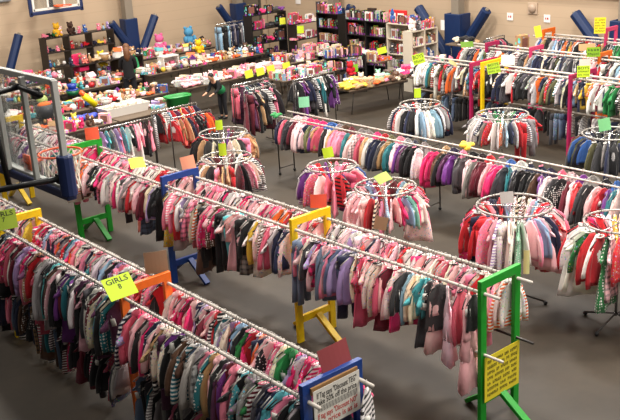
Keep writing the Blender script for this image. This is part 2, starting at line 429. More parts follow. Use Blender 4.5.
# boys racks at right back
RB = [(15.85, 16.2, 8.3, 14.6, 1.5), (17.75, 18.1, 8.3, 14.9, 1.52), (19.4, 19.8, 8.3, 13.9, 1.58)]
for i, (a, b, y0, y1, z) in enumerate(RB):
    nm = ('front', 'middle', 'back')[i]
    rail((a, y0, z), (a, y1, z), 'near white rail of the %s boys rack' % nm, .02)
    rail((b, y0, z), (b, y1, z), 'far white rail of the %s boys rack' % nm, .02)
for x, y, c, l, h, w in ((16.02, 10.3, 'magenta', 'magenta rack stand under the lime BOYS card at right', 1.62, .92),
                   (16.02, 12.45, 'yellow', 'yellow rack stand in the front boys rack', 1.66, .9),
                   (16.02, 12.75, 'magenta', 'magenta rack stand left of the yellow one, front boys rack', 1.62, .9),
                   (17.92, 14.0, 'magenta', 'magenta rack stand under pink crossbar in middle boys rack', 1.64, .5),
                   (17.92, 12.75, 'pink', 'pink rack stand right of the flat boxes, middle boys rack', 1.64, .5),
                   (17.92, 11.0, 'orange', 'orange rack stand behind the dark green card, middle boys rack', 1.66, .5),
                   (19.6, 13.6, 'orange', 'orange rack stand at the left end of the back boys rack', 1.75, .5),
                   (19.6, 11.9, 'pink', 'pink rack stand holding up the yellow sign at right', 1.9, .5)):
    stand(x, y, c, l, w, h, 0, .3, .22)

# ------------------------------------------------------------------ garments
def gnoise(r, n): 
    a = [r.uniform(-1, 1) for _ in range(n)]
    return a
def body(mb, r, sw, L, flare=1.0, th=.013, ztop=-.05, n=14, folds=.5, waist=None, puff=0):
    rows = [(ztop, .036, .013), (ztop-.014, sw*.34, .014), (ztop-.052, sw*.72, .014), (ztop-.088, sw*.98, .015), (ztop-.115, sw, .015)]
    K = 7
    for i in range(1, K+1):
        f = i/K; z = ztop-.115-(L-.115)*f
        w = sw*(.92+(flare-.92)*f)
        if waist and f < waist: w = sw*(.92-.12*f)
        rows.append((z, w, th*(1+.7*f)))
    ph = r.uniform(0, 6); fk = r.choice([3, 4, 5]); off = r.uniform(-.012, .012)
    rings = []
    for q, (z, w, t) in enumerate(rows):
        ring = []
        g = min(1, max(0, (q-3)/5))
        for j in range(n):
            a = 2*PI*j/n
            fold = 1+folds*g*math.sin(fk*a+ph+q*.25)+r.uniform(-.15, .15)*g
            pf = 1+(puff*(q % 2) if q > 3 else 0)
            # vertical creases push both faces the same way
            cr = .009*g*math.sin(fk*1.7*math.cos(a)*2+ph)
            ring.append(Vector((math.cos(a)*w*pf**.4+off*g*2, math.sin(a)*t*fold*pf+cr+off*g, z+r.uniform(-.008, .008)*g)))
        rings.append(ring)
    mb.loft(rings, (True, True))
def sleeve(mb, r, s, sw, L, w0=.045, w1=.03, th=.013, ztop=-.05, n=8, out=.03, puff=0):
    K = 5 if L > .2 else 2
    rings = []; swing = r.uniform(-.03, .03); kick = r.uniform(-.012, .02)
    for i in range(K+1):
        f = i/K
        x = s*(sw-.03+(out+.02)*math.sin(min(1, f*1.3)*PI/2)+kick*f); z = ztop-.1-L*f; y = swing*f
        w = (w0+(w1-w0)*f)*.85; pf = 1+puff*(i % 2)
        ring = []
        for j in range(n):
            a = 2*PI*j/n
            dx = math.cos(a)*w*pf; dy = math.sin(a)*th*pf*(1+r.uniform(-.25, .25))
            ring.append(Vector((x+dx, y+dy, z+dx*(-s)*(1.0*(1-f)+.1))))
        rings.append(ring)
    mb.loft(rings)
def garment_mesh(kind, seed, size=1.0):
    r = random.Random(seed*31+hash(kind) % 1 if False else seed*31+len(kind)*7); mb = MB()
    sw = .14*size
    if kind == 't_shirt':
        body(mb, r, sw, .36*size, 1.0)
        for s in (-1, 1): sleeve(mb, r, s, sw, .1, .05, .052, out=.05)
    elif kind == 'long_sleeved_shirt':
        body(mb, r, sw, .38*size, 1.0)
        for s in (-1, 1): sleeve(mb, r, s, sw, .30*size, .043, .027, out=.03)
    elif kind == 'cardigan':
        body(mb, r, sw, .4*size, 1.06, .017)
        for s in (-1, 1): sleeve(mb, r, s, sw, .32*size, .05, .034, th=.017, out=.03)
    elif kind == 'vest_top':
        body(mb, r, sw*.78, .36*size, 1.15)
    elif kind == 'dress':
        body(mb, r, sw*.85, .58*size, 1.6, .02, waist=.35, folds=.8, n=20)
        for s in (-1, 1): sleeve(mb, r, s, sw*.85, .08, .045, .05, out=.03)
    elif kind == 'frilled_dress':
        body(mb, r, sw*.8, .32*size, 1.0, .02)
        for k, (z0, z1, w0, w1) in enumerate(((-.27, -.52, .085, .15), (-.44, -.76, .12, .19))):
            rings = []
            for f in (0, .5, 1):
                ring = []
                for j in range(28):
                    a = 2*PI*j/28; w = (w0+(w1-w0)*f)*size; wv = 1+.28*f*math.sin(j*PI/2+k)
                    ring.append(Vector((math.cos(a)*w, math.sin(a)*w*.38*wv, (z0+(z1-z0)*f)*size+.015*f*math.sin(j*1.7))))
                rings.append(ring)
            mb.loft(rings)
    elif kind in ('winter_coat', 'jacket'):
        pf = .22 if kind == 'winter_coat' else 0
        body(mb, r, sw*1.05, (.46 if pf else .44)*size, 1.05, .034 if pf else .024, folds=.15, puff=pf)
        for s in (-1, 1): sleeve(mb, r, s, sw*1.05, .33*size, .052, .04, th=.03 if pf else .022, out=.04, puff=pf*.8)
    elif kind == 'pullover':
        body(mb, r, sw*1.02, .37*size, .96, .017, folds=.3)
        for s in (-1, 1): sleeve(mb, r, s, sw*1.02, .29*size, .05, .036, th=.016)
    elif kind == 'hooded_top':
        body(mb, r, sw, .38*size, .98, .018, folds=.3)
        mb.ball((0, .012, -.075), (.065, .035, .045), 10, 6)
        for s in (-1, 1): sleeve(mb, r, s, sw, .3*size, .048, .034, th=.017)
    elif kind == 'blouse':
        body(mb, r, sw*.9, .34*size, 1.3, .016, folds=.8, n=18)
        for s in (-1, 1): sleeve(mb, r, s, sw*.9, .14, .045, .04, th=.018, puff=.3)
    elif kind == 'pyjama_top':
        body(mb, r, sw*1.04, .44*size, 1.06, .014)
        for s in (-1, 1): sleeve(mb, r, s, sw*1.04, .33*size, .044, .032)
    elif kind == 'polo_shirt':
        body(mb, r, sw, .37*size, 1.0)
        mb.tube([(math.cos(2*PI*j/10)*.05, math.sin(2*PI*j/10)*.02, -.055) for j in range(10)], .011, 5, close=True)
        for s in (-1, 1): sleeve(mb, r, s, sw, .11, .048, .046)
    elif kind == 'trousers':
        rings = []
        for z, w, t in ((-.07, .11, .02), (-.11, .115, .03), (-.2, .125, .035)):
            rings.append([Vector((math.cos(2*PI*j/12)*w*size, math.sin(2*PI*j/12)*t, z)) for j in range(12)])
        mb.loft(rings)
        for s in (-1, 1):
            rings = []
            for z, w in ((-.18, .062), (-.35, .052), (-.5, .048), (-.66, .05)):
                o = s*(.062+.012*(-z))
                rings.append([Vector(((o+math.cos(2*PI*j/10)*w)*size, math.sin(2*PI*j/10)*.026*(1+r.uniform(-.2, .2)), z*size)) for j in range(10)])
            mb.loft(rings)
    elif kind == 'skirt':
        rings = []
        for i, (z, w) in enumerate(((-.07, .1), (-.12, .105), (-.22, .15), (-.34, .19))):
            rings.append([Vector((math.cos(2*PI*j/24)*w*size, math.sin(2*PI*j/24)*.035*(1+i*.16*math.sin(j*PI/2)), z*size)) for j in range(24)])
        mb.loft(rings)
    return mb
GM = {}
for k in ('t_shirt', 'pullover', 'hooded_top', 'blouse', 'pyjama_top', 'polo_shirt', 'long_sleeved_shirt', 'cardigan', 'vest_top', 'dress', 'frilled_dress', 'winter_coat', 'jacket', 'trousers', 'skirt'):
    GM[k] = [garment_mesh(k, s+1, (1.0, 1.08, .94)[s % 3]).mesh(k, FAB['puffer' if k == 'winter_coat' else 'plain']) for s in range(4)]
def hanger_mesh(m, full=True):
    mb = MB(); r = .004
    hook = [(.0 + .021*math.sin(a), 0, .0+.021*math.cos(a)) for a in [x*PI/180 for x in (-100, -60, -20, 20, 60, 100, 150, 180)]]
    mb.tube(hook+[(0, 0, -.05)], .003, 4)
    if full:
        mb.tube([(-.135, 0, -.13), (-.07, 0, -.082), (0, 0, -.05), (.07, 0, -.082), (.135, 0, -.13)], .0055, 4)
        mb.tube([(-.135, 0, -.13), (.135, 0, -.13)], .004, 4)
    return mb.mesh('hanger', m)
HM = [hanger_mesh(M_hang), hanger_mesh(M_hang), hanger_mesh(M_wire), hanger_mesh(M_wire), hanger_mesh(M_clear)]
def hood_mesh():
    mb = MB(); mb.ball((0, .015, -.105), (.07, .04, .04), 10, 6); return mb.mesh('hood', FAB['puffer'])
HOODM = hood_mesh()
TAGM = MB().box((0, 0, -.03), (.045, .003, .065)).tube([(0, 0, 0), (0, 0, .03)], .0015, 3).mesh('price_tag', M_tag)
COLLM = MB().tube([(math.cos(2*PI*j/12)*.042, math.sin(2*PI*j/12)*.018, -.052+.006*math.cos(2*PI*j/12)**2) for j in range(12)], .007, 4, close=True).mesh('collar', FAB['plain'])

PAL = {
 'pale pink': (244, 184, 190), 'pink': (240, 130, 156), 'hot pink': (228, 44, 112), 'light pink': (248, 208, 208), 'rose': (210, 88, 112),
 'salmon': (232, 132, 116), 'red': (192, 30, 40), 'burgundy': (104, 24, 42), 'white': (236, 230, 224), 'cream': (228, 212, 186), 'grey': (136, 130, 130),
 'light grey': (186, 180, 178), 'dark grey': (66, 64, 68), 'black': (22, 21, 24), 'navy': (26, 32, 62), 'blue': (48, 92, 160), 'light blue': (142, 178, 204),
 'teal': (34, 112, 122), 'turquoise': (80, 168, 176), 'green': (38, 130, 66), 'mint': (150, 200, 172), 'olive': (92, 92, 58), 'yellow': (232, 196, 64),
 'orange': (232, 104, 40), 'lavender': (164, 140, 190), 'purple': (110, 48, 130), 'plum': (86, 40, 74), 'brown': (92, 62, 44), 'tan': (184, 144, 102),
 'slate blue': (88, 104, 128), 'coral': (236, 96, 84)}
P_GIRL = [('pale pink', 11), ('pink', 10), ('light pink', 12), ('hot pink', 5), ('rose', 4), ('salmon', 3), ('red', 3), ('white', 14), ('cream', 6), ('light grey', 4), ('grey', 3), ('dark grey', 2), ('black', 4), ('navy', 2), ('light blue', 3), ('turquoise', 1), ('lavender', 4), ('purple', 1), ('burgundy', 2), ('yellow', 1), ('teal', 1), ('brown', 1), ('orange', 1), ('slate blue', 2)]
P_GIRL_TOP = [('pale pink', 10), ('pink', 12), ('light pink', 10), ('hot pink', 5), ('rose', 4), ('coral', 2), ('red', 4), ('white', 16), ('cream', 4), ('black', 2), ('navy', 1), ('lavender', 2), ('light grey', 2), ('orange', 1)]
P_MIX = [('black', 13), ('dark grey', 6), ('plum', 4), ('burgundy', 5), ('rose', 5), ('pink', 4), ('hot pink', 3), ('grey', 4), ('light grey', 4), ('white', 4), ('cream', 4), ('navy', 4), ('teal', 3), ('slate blue', 3), ('lavender', 3), ('purple', 2), ('red', 3), ('turquoise', 2), ('tan', 2), ('green', 1), ('yellow', 1), ('pale pink', 4), ('brown', 2)]
P_MIX2 = [('hot pink', 5), ('red', 6), ('pink', 6), ('pale pink', 6), ('white', 5), ('black', 5), ('navy', 4), ('cream', 4), ('burgundy', 3), ('light blue', 2), ('green', 2), ('orange', 2), ('grey', 3), ('teal', 2), ('lavender', 2), ('mint', 1)]
P_LOW = [('black', 10), ('dark grey', 6), ('navy', 4), ('plum', 3), ('burgundy', 4), ('rose', 2), ('grey', 2), ('slate blue', 3), ('pink', 1), ('hot pink', 1), ('light grey', 1), ('brown', 2), ('teal', 1), ('tan', 1)]
P_COAT = [('black', 5), ('navy', 4), ('hot pink', 4), ('pink', 4), ('purple', 5), ('red', 2), ('teal', 3), ('brown', 2), ('tan', 2), ('light pink', 3), ('white', 2), ('plum', 3), ('blue', 2), ('olive', 2), ('grey', 3), ('burgundy', 2), ('rose', 2), ('dark grey', 2)]
P_BOY = [('navy', 9), ('black', 10), ('grey', 6), ('dark grey', 7), ('white', 10), ('light grey', 5), ('red', 4), ('blue', 1.5), ('light blue', 3), ('orange', 1.5), ('green', 1), ('teal', 1.2), ('olive', 2), ('cream', 3), ('burgundy', 3), ('tan', 2), ('yellow', 1), ('brown', 1)]
P_DARK = [('black', 12), ('plum', 4), ('teal', 1.5), ('burgundy', 3), ('dark grey', 3), ('navy', 3), ('purple', 2), ('green', 1), ('red', 2), ('rose', 2), ('grey', 2), ('white', 1), ('turquoise', .6)]
def pick(r, pal): 
    return r.choices([a for a, _ in pal], [b for _, b in pal])[0]
KWORD = {'pullover': 'pullover', 'hooded_top': 'hooded top', 'blouse': 'blouse', 'pyjama_top': 'pyjama top', 'polo_shirt': 'polo shirt', 't_shirt': 't-shirt', 'long_sleeved_shirt': 'long-sleeved shirt', 'cardigan': 'cardigan', 'vest_top': 'vest top', 'dress': 'dress', 'frilled_dress': 'frilled dress',
         'winter_coat': 'padded coat', 'jacket': 'jacket', 'trousers': 'trousers', 'skirt': 'skirt'}
KCAT = {'frilled_dress': 'dress', 'vest_top': 'vest top', 'long_sleeved_shirt': 'shirt', 't_shirt': 't-shirt', 'winter_coat': 'coat'}
NG = [0]
def garment(r, loc, rz, kind, colour, pat, label_fn, group, scale=1.0, hang=True, tagp=.3, lean=0):
    o = bpy.data.objects.new(kind, r.choice(GM[kind])); C.objects.link(o)
    o.location = loc; o.rotation_euler = (r.uniform(-.04, .04)+lean, r.uniform(-.05, .05), rz)
    o.scale = (scale*r.uniform(.93, 1.08), scale*r.uniform(.9, 1.1), scale*r.uniform(.88, 1.14))
    c = srgb(*PAL[colour]); k = r.uniform(.9, 1.25)
    o.color = (min(1, c[0]*k), min(1, c[1]*k*r.uniform(.93, 1.07)), min(1, c[2]*k*r.uniform(.93, 1.07)), 1)
    sl = o.material_slots[0]; sl.link = 'OBJECT'
    if kind == 'winter_coat': sl.material = FAB['puffer']
    elif pat == 'black-striped': sl.material = BSTRIPE
    else: sl.material = FAB[pat]
    pw = '' if pat in ('plain', 'printed') else pat+' '
    tag(o, label_fn(colour, pw, KWORD[kind]), KCAT.get(kind, KWORD[kind]), group)
    if hang and not ('round rack' in (group or '') and r.random() < .35):
        h = bpy.data.objects.new('hanger', r.choice(HM[2:] if 'round rack' in (group or '') else HM)); C.objects.link(h); h.parent = o
        h.location = (0, 0, .002)
        if kind == 'winter_coat' or (kind == 'jacket' and r.random() < .4):
            q = bpy.data.objects.new('hood', HOODM); C.objects.link(q); q.parent = o; q.color = o.color
        elif kind not in ('trousers', 'skirt') and r.random() < .35:
            q = bpy.data.objects.new('collar', COLLM); C.objects.link(q); q.parent = o
            q.color = srgb(*PAL[r.choice(['white', 'black', 'pink', 'light grey'])])
        if r.random() < tagp:
            q = bpy.data.objects.new('price_tag', TAGM); C.objects.link(q); q.parent = o
            q.location = (-.1*r.choice([1, 1, -1]), -.035, -.13-r.random()*.1); q.rotation_euler = (0, r.uniform(-.3, .3), r.uniform(-1, 1))
    NG[0] += 1
    return o
KG = [('t_shirt', 5), ('long_sleeved_shirt', 5), ('pullover', 4), ('blouse', 3), ('pyjama_top', 4), ('hooded_top', 2), ('cardigan', 4), ('vest_top', 2), ('dress', 3), ('frilled_dress', .4), ('jacket', 1), ('trousers', 1.5)]
KM = [('t_shirt', 3), ('long_sleeved_shirt', 5), ('pullover', 4), ('pyjama_top', 4), ('blouse', 2), ('hooded_top', 3), ('cardigan', 4), ('vest_top', 1), ('dress', 2), ('jacket', 2), ('trousers', 1.5)]
KLOW = [('trousers', 4), ('pyjama_top', 3), ('cardigan', 2), ('dress', 2), ('skirt', 1), ('long_sleeved_shirt', 2)]
KC = [('winter_coat', 6), ('jacket', 5)]
KB = [('polo_shirt', 6), ('t_shirt', 4), ('long_sleeved_shirt', 2), ('pullover', 3), ('hooded_top', 4), ('jacket', 2), ('trousers', 2)]
KD = [('dress', 8), ('trousers', 2), ('cardigan', 2), ('pyjama_top', 2)]
PATS = [('plain', 10), ('printed', 4), ('striped', 1.6), ('flowered', 3), ('spotted', 1.2), ('checked', 1)]
def fix_pat(c, p):
    if p == 'flowered' and c in ('black', 'navy', 'dark grey', 'brown', 'teal', 'plum', 'burgundy', 'purple'): return 'plain'
    if p == 'striped' and c in ('white', 'cream', 'light grey', 'light pink', 'pale pink'): return 'black-striped' if c == 'cream' else 'plain'
    if p in ('spotted', 'printed') and c in ('white', 'cream'): return 'flowered' if p == 'printed' else 'plain'
    return p
def fill_rail(seed, xf, y_hi, y_lo, z, step, pal, kinds, rackname, ref, group, scale=1.0, hang=True, tagp=.3, jit=.28, override=None, skip=None):
    """garments hung across a rail that runs along y, counted from the far end of the bay"""
    r = random.Random(seed); n = 0; y = y_hi-.09; run = 0
    while y > y_lo+.07:
        n += 1
        x = xf(y) if callable(xf) else xf
        kind = pick(r, kinds); col = pick(r, pal); pat = fix_pat(col, pick(r, PATS))
        if run > 0: col = last if r.random() < .6 else col
        run = run-1 if run > 0 else (2 if r.random() < .12 else 0); last = col
        if override and n in override: kind, col, pat = override[n]
        if inview((x, y, z-.3)) and not (skip and r.random() < skip):
            garment(r, (x, y, z), r.gauss(-.08, jit), kind, col, pat,
                    lambda c, p, k: '%s %s%s, %s, %s %s' % (c, p, k, rackname, ordn(n), ref), group, scale, hang, tagp)
        y -= step*r.uniform(.72, 1.28)

g = 'clothes on the nearest rack'
fill_rail(11, X1f, 13.76, 11.02, 1.5, 0.050, P_MIX, KM, 'nearest rack near rail', 'left of the yellow stand', g, 1.25)
fill_rail(12, X1f, 11.01, 7.92, 1.5, 0.050, P_MIX, KM, 'nearest rack near rail', 'right of the yellow stand', g, 1.25)
fill_rail(13, X1f, 7.84, 4.99, 1.5, 0.050, P_MIX, KM, 'nearest rack near rail', 'right of the orange stand', g, 1.25)
fill_rail(14, X1b, 13.76, 11.02, 1.5, 0.045, P_GIRL, KM, 'nearest rack far rail', 'left of the yellow stand', g, 1.12)
fill_rail(15, X1b, 11.01, 7.92, 1.5, 0.045, P_MIX2, KM, 'nearest rack far rail', 'right of the yellow stand', g, 1.12)
fill_rail(16, X1b, 7.84, 4.99, 1.5, 0.045, P_MIX2, KM, 'nearest rack far rail', 'right of the orange stand', g, 1.12)
g = 'clothes on the lower rail of the nearest rack'
fill_rail(17, X1f, 12.5, 10.95, .78, 0.08, P_LOW, KLOW, 'nearest rack lower rail', 'left of the yellow stand', g, 1.0)
fill_rail(18, X1f, 10.95, 8.0, .78, 0.058, P_LOW, KLOW, 'nearest rack lower rail', 'right of the yellow stand', g, 1.0)
fill_rail(19, X1f, 7.78, 5.07, .78, 0.058, P_LOW, KLOW, 'nearest rack lower rail', 'right of the orange stand', g, 1.0)
for k, (y, x) in enumerate(((5.15, X1b(5)), (5.3, X1b(5)), (5.45, X1b(5)))):
    garment(random.Random(k), (x, y, 1.2 if 0 else .78+.0, ), .1, 'long_sleeved_shirt', 'white', 'black-striped',
            lambda c, p, kk: 'black and white striped shirt low behind the blue stand, %s from it' % ordn(k+1), 'striped shirts behind the blue stand', 1.1)
garment(random.Random(5), (X1b(4.88), 4.9, 1.5), .5, 'long_sleeved_shirt', 'white', 'black-striped', lambda c, p, kk: 'black and white striped shirt on the pipe end right of blue stand', 'striped shirts on the pipe end', 1.0)
g = 'clothes on the middle rack'
fill_rail(21, X2f, 16.56, 13.66, 1.48, 0.065, P_GIRL, KG, 'middle rack near rail', 'left of the far green stand', g, 1.17)
fill_rail(22, X2f, 13.66, 10.91, 1.48, 0.056, P_GIRL, KG, 'middle rack near rail', 'right of the far green stand', g, 1.17, override={4: ('long_sleeved_shirt', 'orange', 'plain'), 5: ('pullover', 'orange', 'plain'), 6: ('t_shirt', 'orange', 'plain'), 7: ('t_shirt', 'salmon', 'plain')})
fill_rail(23, X2f, 10.91, 8.13, 1.48, 0.054, P_GIRL, KG, 'middle rack near rail', 'right of the blue stand', g, 1.17, override={k: ('trousers', 'black', 'plain') for k in (17, 18, 24, 25, 26, 31, 32)})
fill_rail(24, X2f, 8.13, 5.80, 1.48, 0.054, P_GIRL, KG, 'middle rack near rail', 'right of the yellow stand', g, 1.17,
          override={1: ('trousers', 'slate blue', 'denim'), 2: ('trousers', 'slate blue', 'denim'), 4: ('cardigan', 'cream', 'plain'), 12: ('jacket', 'slate blue', 'denim'), 16: ('trousers', 'navy', 'plain'), 17: ('trousers', 'navy', 'plain'), 15: ('cardigan', 'lavender', 'plain'), 29: ('dress', 'burgundy', 'plain'), 37: ('t_shirt', 'turquoise', 'plain'), 38: ('t_shirt', 'turquoise', 'plain'), 40: ('frilled_dress', 'light pink', 'plain'), 44: ('frilled_dress', 'light pink', 'plain'), **{k: ('vest_top', ('pale pink', 'dark grey', 'rose', 'hot pink')[k % 4], 'plain') for k in (41, 42, 43, 45, 46, 47, 48, 49, 50, 51, 52, 53, 54, 55)}})
for k, (y_, rz_, sc_, kind_, col_, lb_) in enumerate(((5.78, .75, 1.12, 'frilled_dress', 'light pink', 'pale pink frilled party dress turned outward, left of green stand'),
        (5.62, .2, 1.1, 'pyjama_top', 'rose', 'dusty rose pyjama top between the two frilled dresses'),
        (5.52, .35, 1.2, 'frilled_dress', 'pale pink', 'longer pink frilled dress hanging closest to the green stand'),
        (5.44, .1, 1.0, 'vest_top', 'black', 'black vest top next to the green stand, near rail'))):
    garment(random.Random(60+k), (X2f, y_, 1.48), rz_, kind_, col_, 'plain', lambda c, p, kk: lb_, g, sc_)
fill_rail(25, X2b, 16.56, 13.66, 1.48, 0.052, P_GIRL_TOP, KG, 'middle rack far rail', 'left of the far green stand', g, 1.17)
fill_rail(26, X2b, 13.66, 10.91, 1.48, 0.048, P_GIRL_TOP, KG, 'middle rack far rail', 'right of the far green stand', g, 1.17)
fill_rail(27, X2b, 10.91, 8.13, 1.48, 0.046, P_GIRL_TOP, KG, 'middle rack far rail', 'right of the blue stand', g, 1.17)
fill_rail(28, X2b, 8.13, 5.27, 1.48, 0.046, P_GIRL_TOP, KG, 'middle rack far rail', 'right of the yellow stand', g, 1.17)
g = 'coats on the long coat rack'
fill_rail(31, X3f, 13.8, 10.15, R3z, 0.1, P_COAT, KC, 'coat rack near rail', 'from its left end', g, 1.05, tagp=.1, jit=.22)
fill_rail(32, X3f, 10.05, 5.2, R3z, 0.1, P_COAT, KC, 'coat rack near rail', 'right of its middle leg', g, 1.12, tagp=.1, jit=.22)
fill_rail(33, X3b, 13.8, 10.15, R3z, 0.2, P_COAT, KC, 'coat rack far rail', 'from its left end', g, 1.0, tagp=.1, jit=.22)
fill_rail(34, X3b, 10.05, 5.2, R3z, 0.2, P_COAT, KC, 'coat rack far rail', 'right of its middle leg', g, 1.05, tagp=.1, jit=.22)
for i, (a, b, y0, y1, z) in enumerate(RB):
    nm = ('front', 'middle', 'back')[i]
    g = 'boys clothes on the %s boys rack' % nm
    fill_rail(41+i*2, a, y1-.1, y0, z, .06, P_BOY, KB, '%s boys rack near rail' % nm, 'from left end', g, 1.22, True, 0.1)
    if i == 0:
        rail((a, y0, .82), (a, y1, .82), 'lower rail of the front boys rack', .018)
        fill_rail(49, a, y1-.1, y0, .82, .12, [('black', 4), ('navy', 4), ('dark grey', 3), ('slate blue', 2), ('grey', 2), ('tan', 1), ('light grey', 1), ('green', .5)], [('trousers', 5), ('pyjama_top', 2)], 'front boys rack lower rail', 'from left end', 'lower rail clothes on the front boys rack', .9, False, 0)
    fill_rail(42+i*2, b, y1-.1, y0, z, .09 if i < 2 else .2, P_BOY, KB, '%s boys rack far rail' % nm, 'from left end', g, 1.15, False, 0)

# ------------------------------------------------------------------ round racks
M_ring = mat('worn_chrome_tube', (176, 172, 166), .3, .3)
def round_rack(cx, cy, rad, z, label, desc, pal, kinds, seed, n=30, spoke=True, scale=1.0, group=None, skipf=0, long=False):
    t = thing('round_rack', label, 'round rack', (cx, cy, 0), seed*.7)
    ring = [(rad*math.cos(2*PI*j/36), rad*math.sin(2*PI*j/36), z) for j in range(36)]
    MB().tube(ring, .014, 8, close=True).build('ring', M_ring, t, True)
    MB().tube([(0, 0, .12), (0, 0, z)], .018, 10).build('pole', M_chrome, t, True)
    for k in range(4):
        a = k*PI/2; d = Vector((math.cos(a), math.sin(a), 0))
        MB().tube([Vector((0, 0, z-.01)), d*rad+Vector((0, 0, z-.01))], .009, 6).build('spoke', M_chrome, t, True)
        lg = MB().tube([Vector((0, 0, .16)), d*.42+Vector((0, 0, .045))], .014, 6).build('leg', M_darkpipe, t, True)
        MB().ball(d*.42+Vector((0, 0, .03)), .03, 8, 6).build('caster', M_blackp, lg, True)
    r = random.Random(seed)
    front = math.atan2(-cy, -cx)
    m = 0
    for k in range(n):
        a = front-2*PI*k/n+r.uniform(-.3, .3)*2*PI/n
        kind = pick(r, kinds); col = pick(r, pal); pat = fix_pat(col, pick(r, PATS)); m += 1
        p = (cx+rad*math.cos(a), cy+rad*math.sin(a), z)
        if not inview(p) or r.random() < skipf: continue
        mm = m
        garment(r, p, a+r.gauss(0, .12), kind, col, pat, lambda c, pp, kk: '%s %s%s, %s clockwise from front on %s' % (c, pp, kk, ordn(mm), desc), 'clothes on the %s' % desc, scale, True, .25)
    return t
P_PASTEL = [('pale pink', 8), ('pink', 8), ('light pink', 6), ('white', 6), ('hot pink', 3), ('red', 3), ('lavender', 3), ('light blue', 3), ('burgundy', 2), ('navy', 1), ('cream', 3), ('mint', 1), ('grey', 1)]
P_WARM = [('red', 5), ('white', 4), ('black', 5), ('cream', 4), ('burgundy', 3), ('tan', 3), ('dark grey', 3), ('pink', 2), ('purple', 1), ('navy', 2)]
KR = [('long_sleeved_shirt', 4), ('pullover', 3), ('pyjama_top', 3), ('cardigan', 3), ('blouse', 2), ('dress', 4), ('trousers', 1)]
z = 1.35
round_rack(9.33, 6.93, .47, z, 'chrome round rack beside green stand, grey card inside its ring', 'round rack beside green stand', P_PASTEL+[('light blue', 4), ('burgundy', 3), ('yellow', 1), ('lavender', 2), ('red', 2), ('navy', 2)], [('long_sleeved_shirt', 4), ('pyjama_top', 4), ('pullover', 3), ('cardigan', 4), ('dress', 3), ('trousers', 1)], 3, 46, scale=1.2)
round_rack(9.62, 5.6, .42, z, 'chrome round rack at the right edge with red cardigans', 'rightmost near round rack', [('red', 6), ('pink', 4), ('green', 3), ('white', 3), ('light blue', 2), ('yellow', 1), ('hot pink', 3), ('pale pink', 4), ('lavender', 1)], [('dress', 4), ('cardigan', 4), ('pyjama_top', 5)], 9, 38, scale=1.32)
round_rack(8.88, 8.76, .42, z, 'chrome round rack of pink clothes behind the yellow stand', 'round rack behind yellow stand', P_PASTEL, KR, 5, 38)
round_rack(9.13, 10.12, .37, z, 'small round rack with a lime card and striped top', 'small round rack left of it', [('purple', 3), ('orange', 1), ('grey', 3), ('light grey', 3), ('pink', 4), ('blue', 1), ('white', 2), ('rose', 2), ('light pink', 2), ('red', 1)], KR, 6, 24)
garment(random.Random(8), (8.98, 9.78, z), math.atan2(-.34, -.15)+.5, 'pullover', 'red', 'black-striped', lambda c, p, k: 'rust and black striped pullover on the front of small round rack', None, 1.3)
round_rack(9.35, 13.15, .42, z, 'upper of two round racks with lime cards beside the blue stand', 'upper twin round rack', P_WARM, KR, 8, 26)
round_rack(8.52, 11.95, .4, 1.3, 'lower of two round racks with lime cards beside the blue stand', 'lower twin round rack', P_WARM, KR, 12, 28)
round_rack(13.2, 10.08, .45, z, 'round rack of boys clothes right of centre, no card', 'central boys round rack', [('light grey', 6), ('grey', 5), ('slate blue', 3), ('red', 4), ('navy', 3), ('orange', 2), ('yellow', 1), ('green', 2), ('light blue', 3), ('white', 3), ('olive', 2)], [('t_shirt', 6), ('long_sleeved_shirt', 6), ('trousers', 2)], 14, 38, scale=1.1)
round_rack(13.0, 11.84, .38, z, 'round rack with lime card near the folding tables', 'lime-carded boys round rack', [('black', 5), ('white', 4), ('red', 3), ('navy', 3), ('grey', 4), ('light blue', 3), ('tan', 1), ('dark grey', 3), ('burgundy', 2)], [('jacket', 6), ('long_sleeved_shirt', 4)], 15, 32, scale=1.1)
round_rack(13.1, 7.9, .42, z, 'round rack with a mint card at the right edge', 'mint-carded round rack', [('black', 5), ('dark grey', 4), ('navy', 3), ('grey', 3), ('blue', 3), ('olive', 2), ('white', 1), ('brown', 1)], [('jacket', 5), ('long_sleeved_shirt', 5)], 16, 32, scale=1.1)

# short straight racks along x
def short_rack(x0, x1, y, z, label, desc, pal, kinds, seed, step, scale=1.0):
    t = thing('garment_rack', label, 'clothes rack', (x0, y, 0))
    L = x1-x0
    MB().tube([(0, 0, z), (L, 0, z)], .014, 8).build('rail', M_chrome, t, True)
    for q in (0, L):
        MB().tube([(q, 0, .05), (q, 0, z)], .013, 8).build('upright', M_darkpipe, t, True)
        MB().tube([(q, -.25, .04), (q, .25, .04)], .014, 8).build('foot', M_darkpipe, t, True)
    r = random.Random(seed); n = 0; x = x0+.05
    while x < x1-.03:
        n += 1
        kind = pick(r, kinds); col = pick(r, pal); pat = fix_pat(col, pick(r, PATS)); nn = n
        garment(r, (x, y, z), PI/2+r.gauss(.1, .3), kind, col, pat, lambda c, p, k: '%s %s%s, %s from left on %s' % (c, p, k, ordn(nn), desc), 'clothes on the %s' % desc, scale, True, .2)
        x += step*r.uniform(.75, 1.25)
    return t
short_rack(7.95, 9.1, 15.0, 1.42, 'short straight rack behind the far green stand, pastel dresses', 'short rack behind green stand', [('pink', 3), ('turquoise', 2), ('black', 2), ('lavender', 2), ('white', 3), ('yellow', 1), ('grey', 2), ('salmon', 1), ('purple', 1)], KD, 51, .085)
short_rack(9.35, 10.4, 15.45, 1.4, 'short rack in front of the green tub', 'rack below green tub', [('navy', 3), ('black', 3), ('red', 3), ('pink', 2), ('yellow', 1), ('light blue', 2), ('white', 1), ('orange', 2), ('plum', 2)], KR, 52, .075)
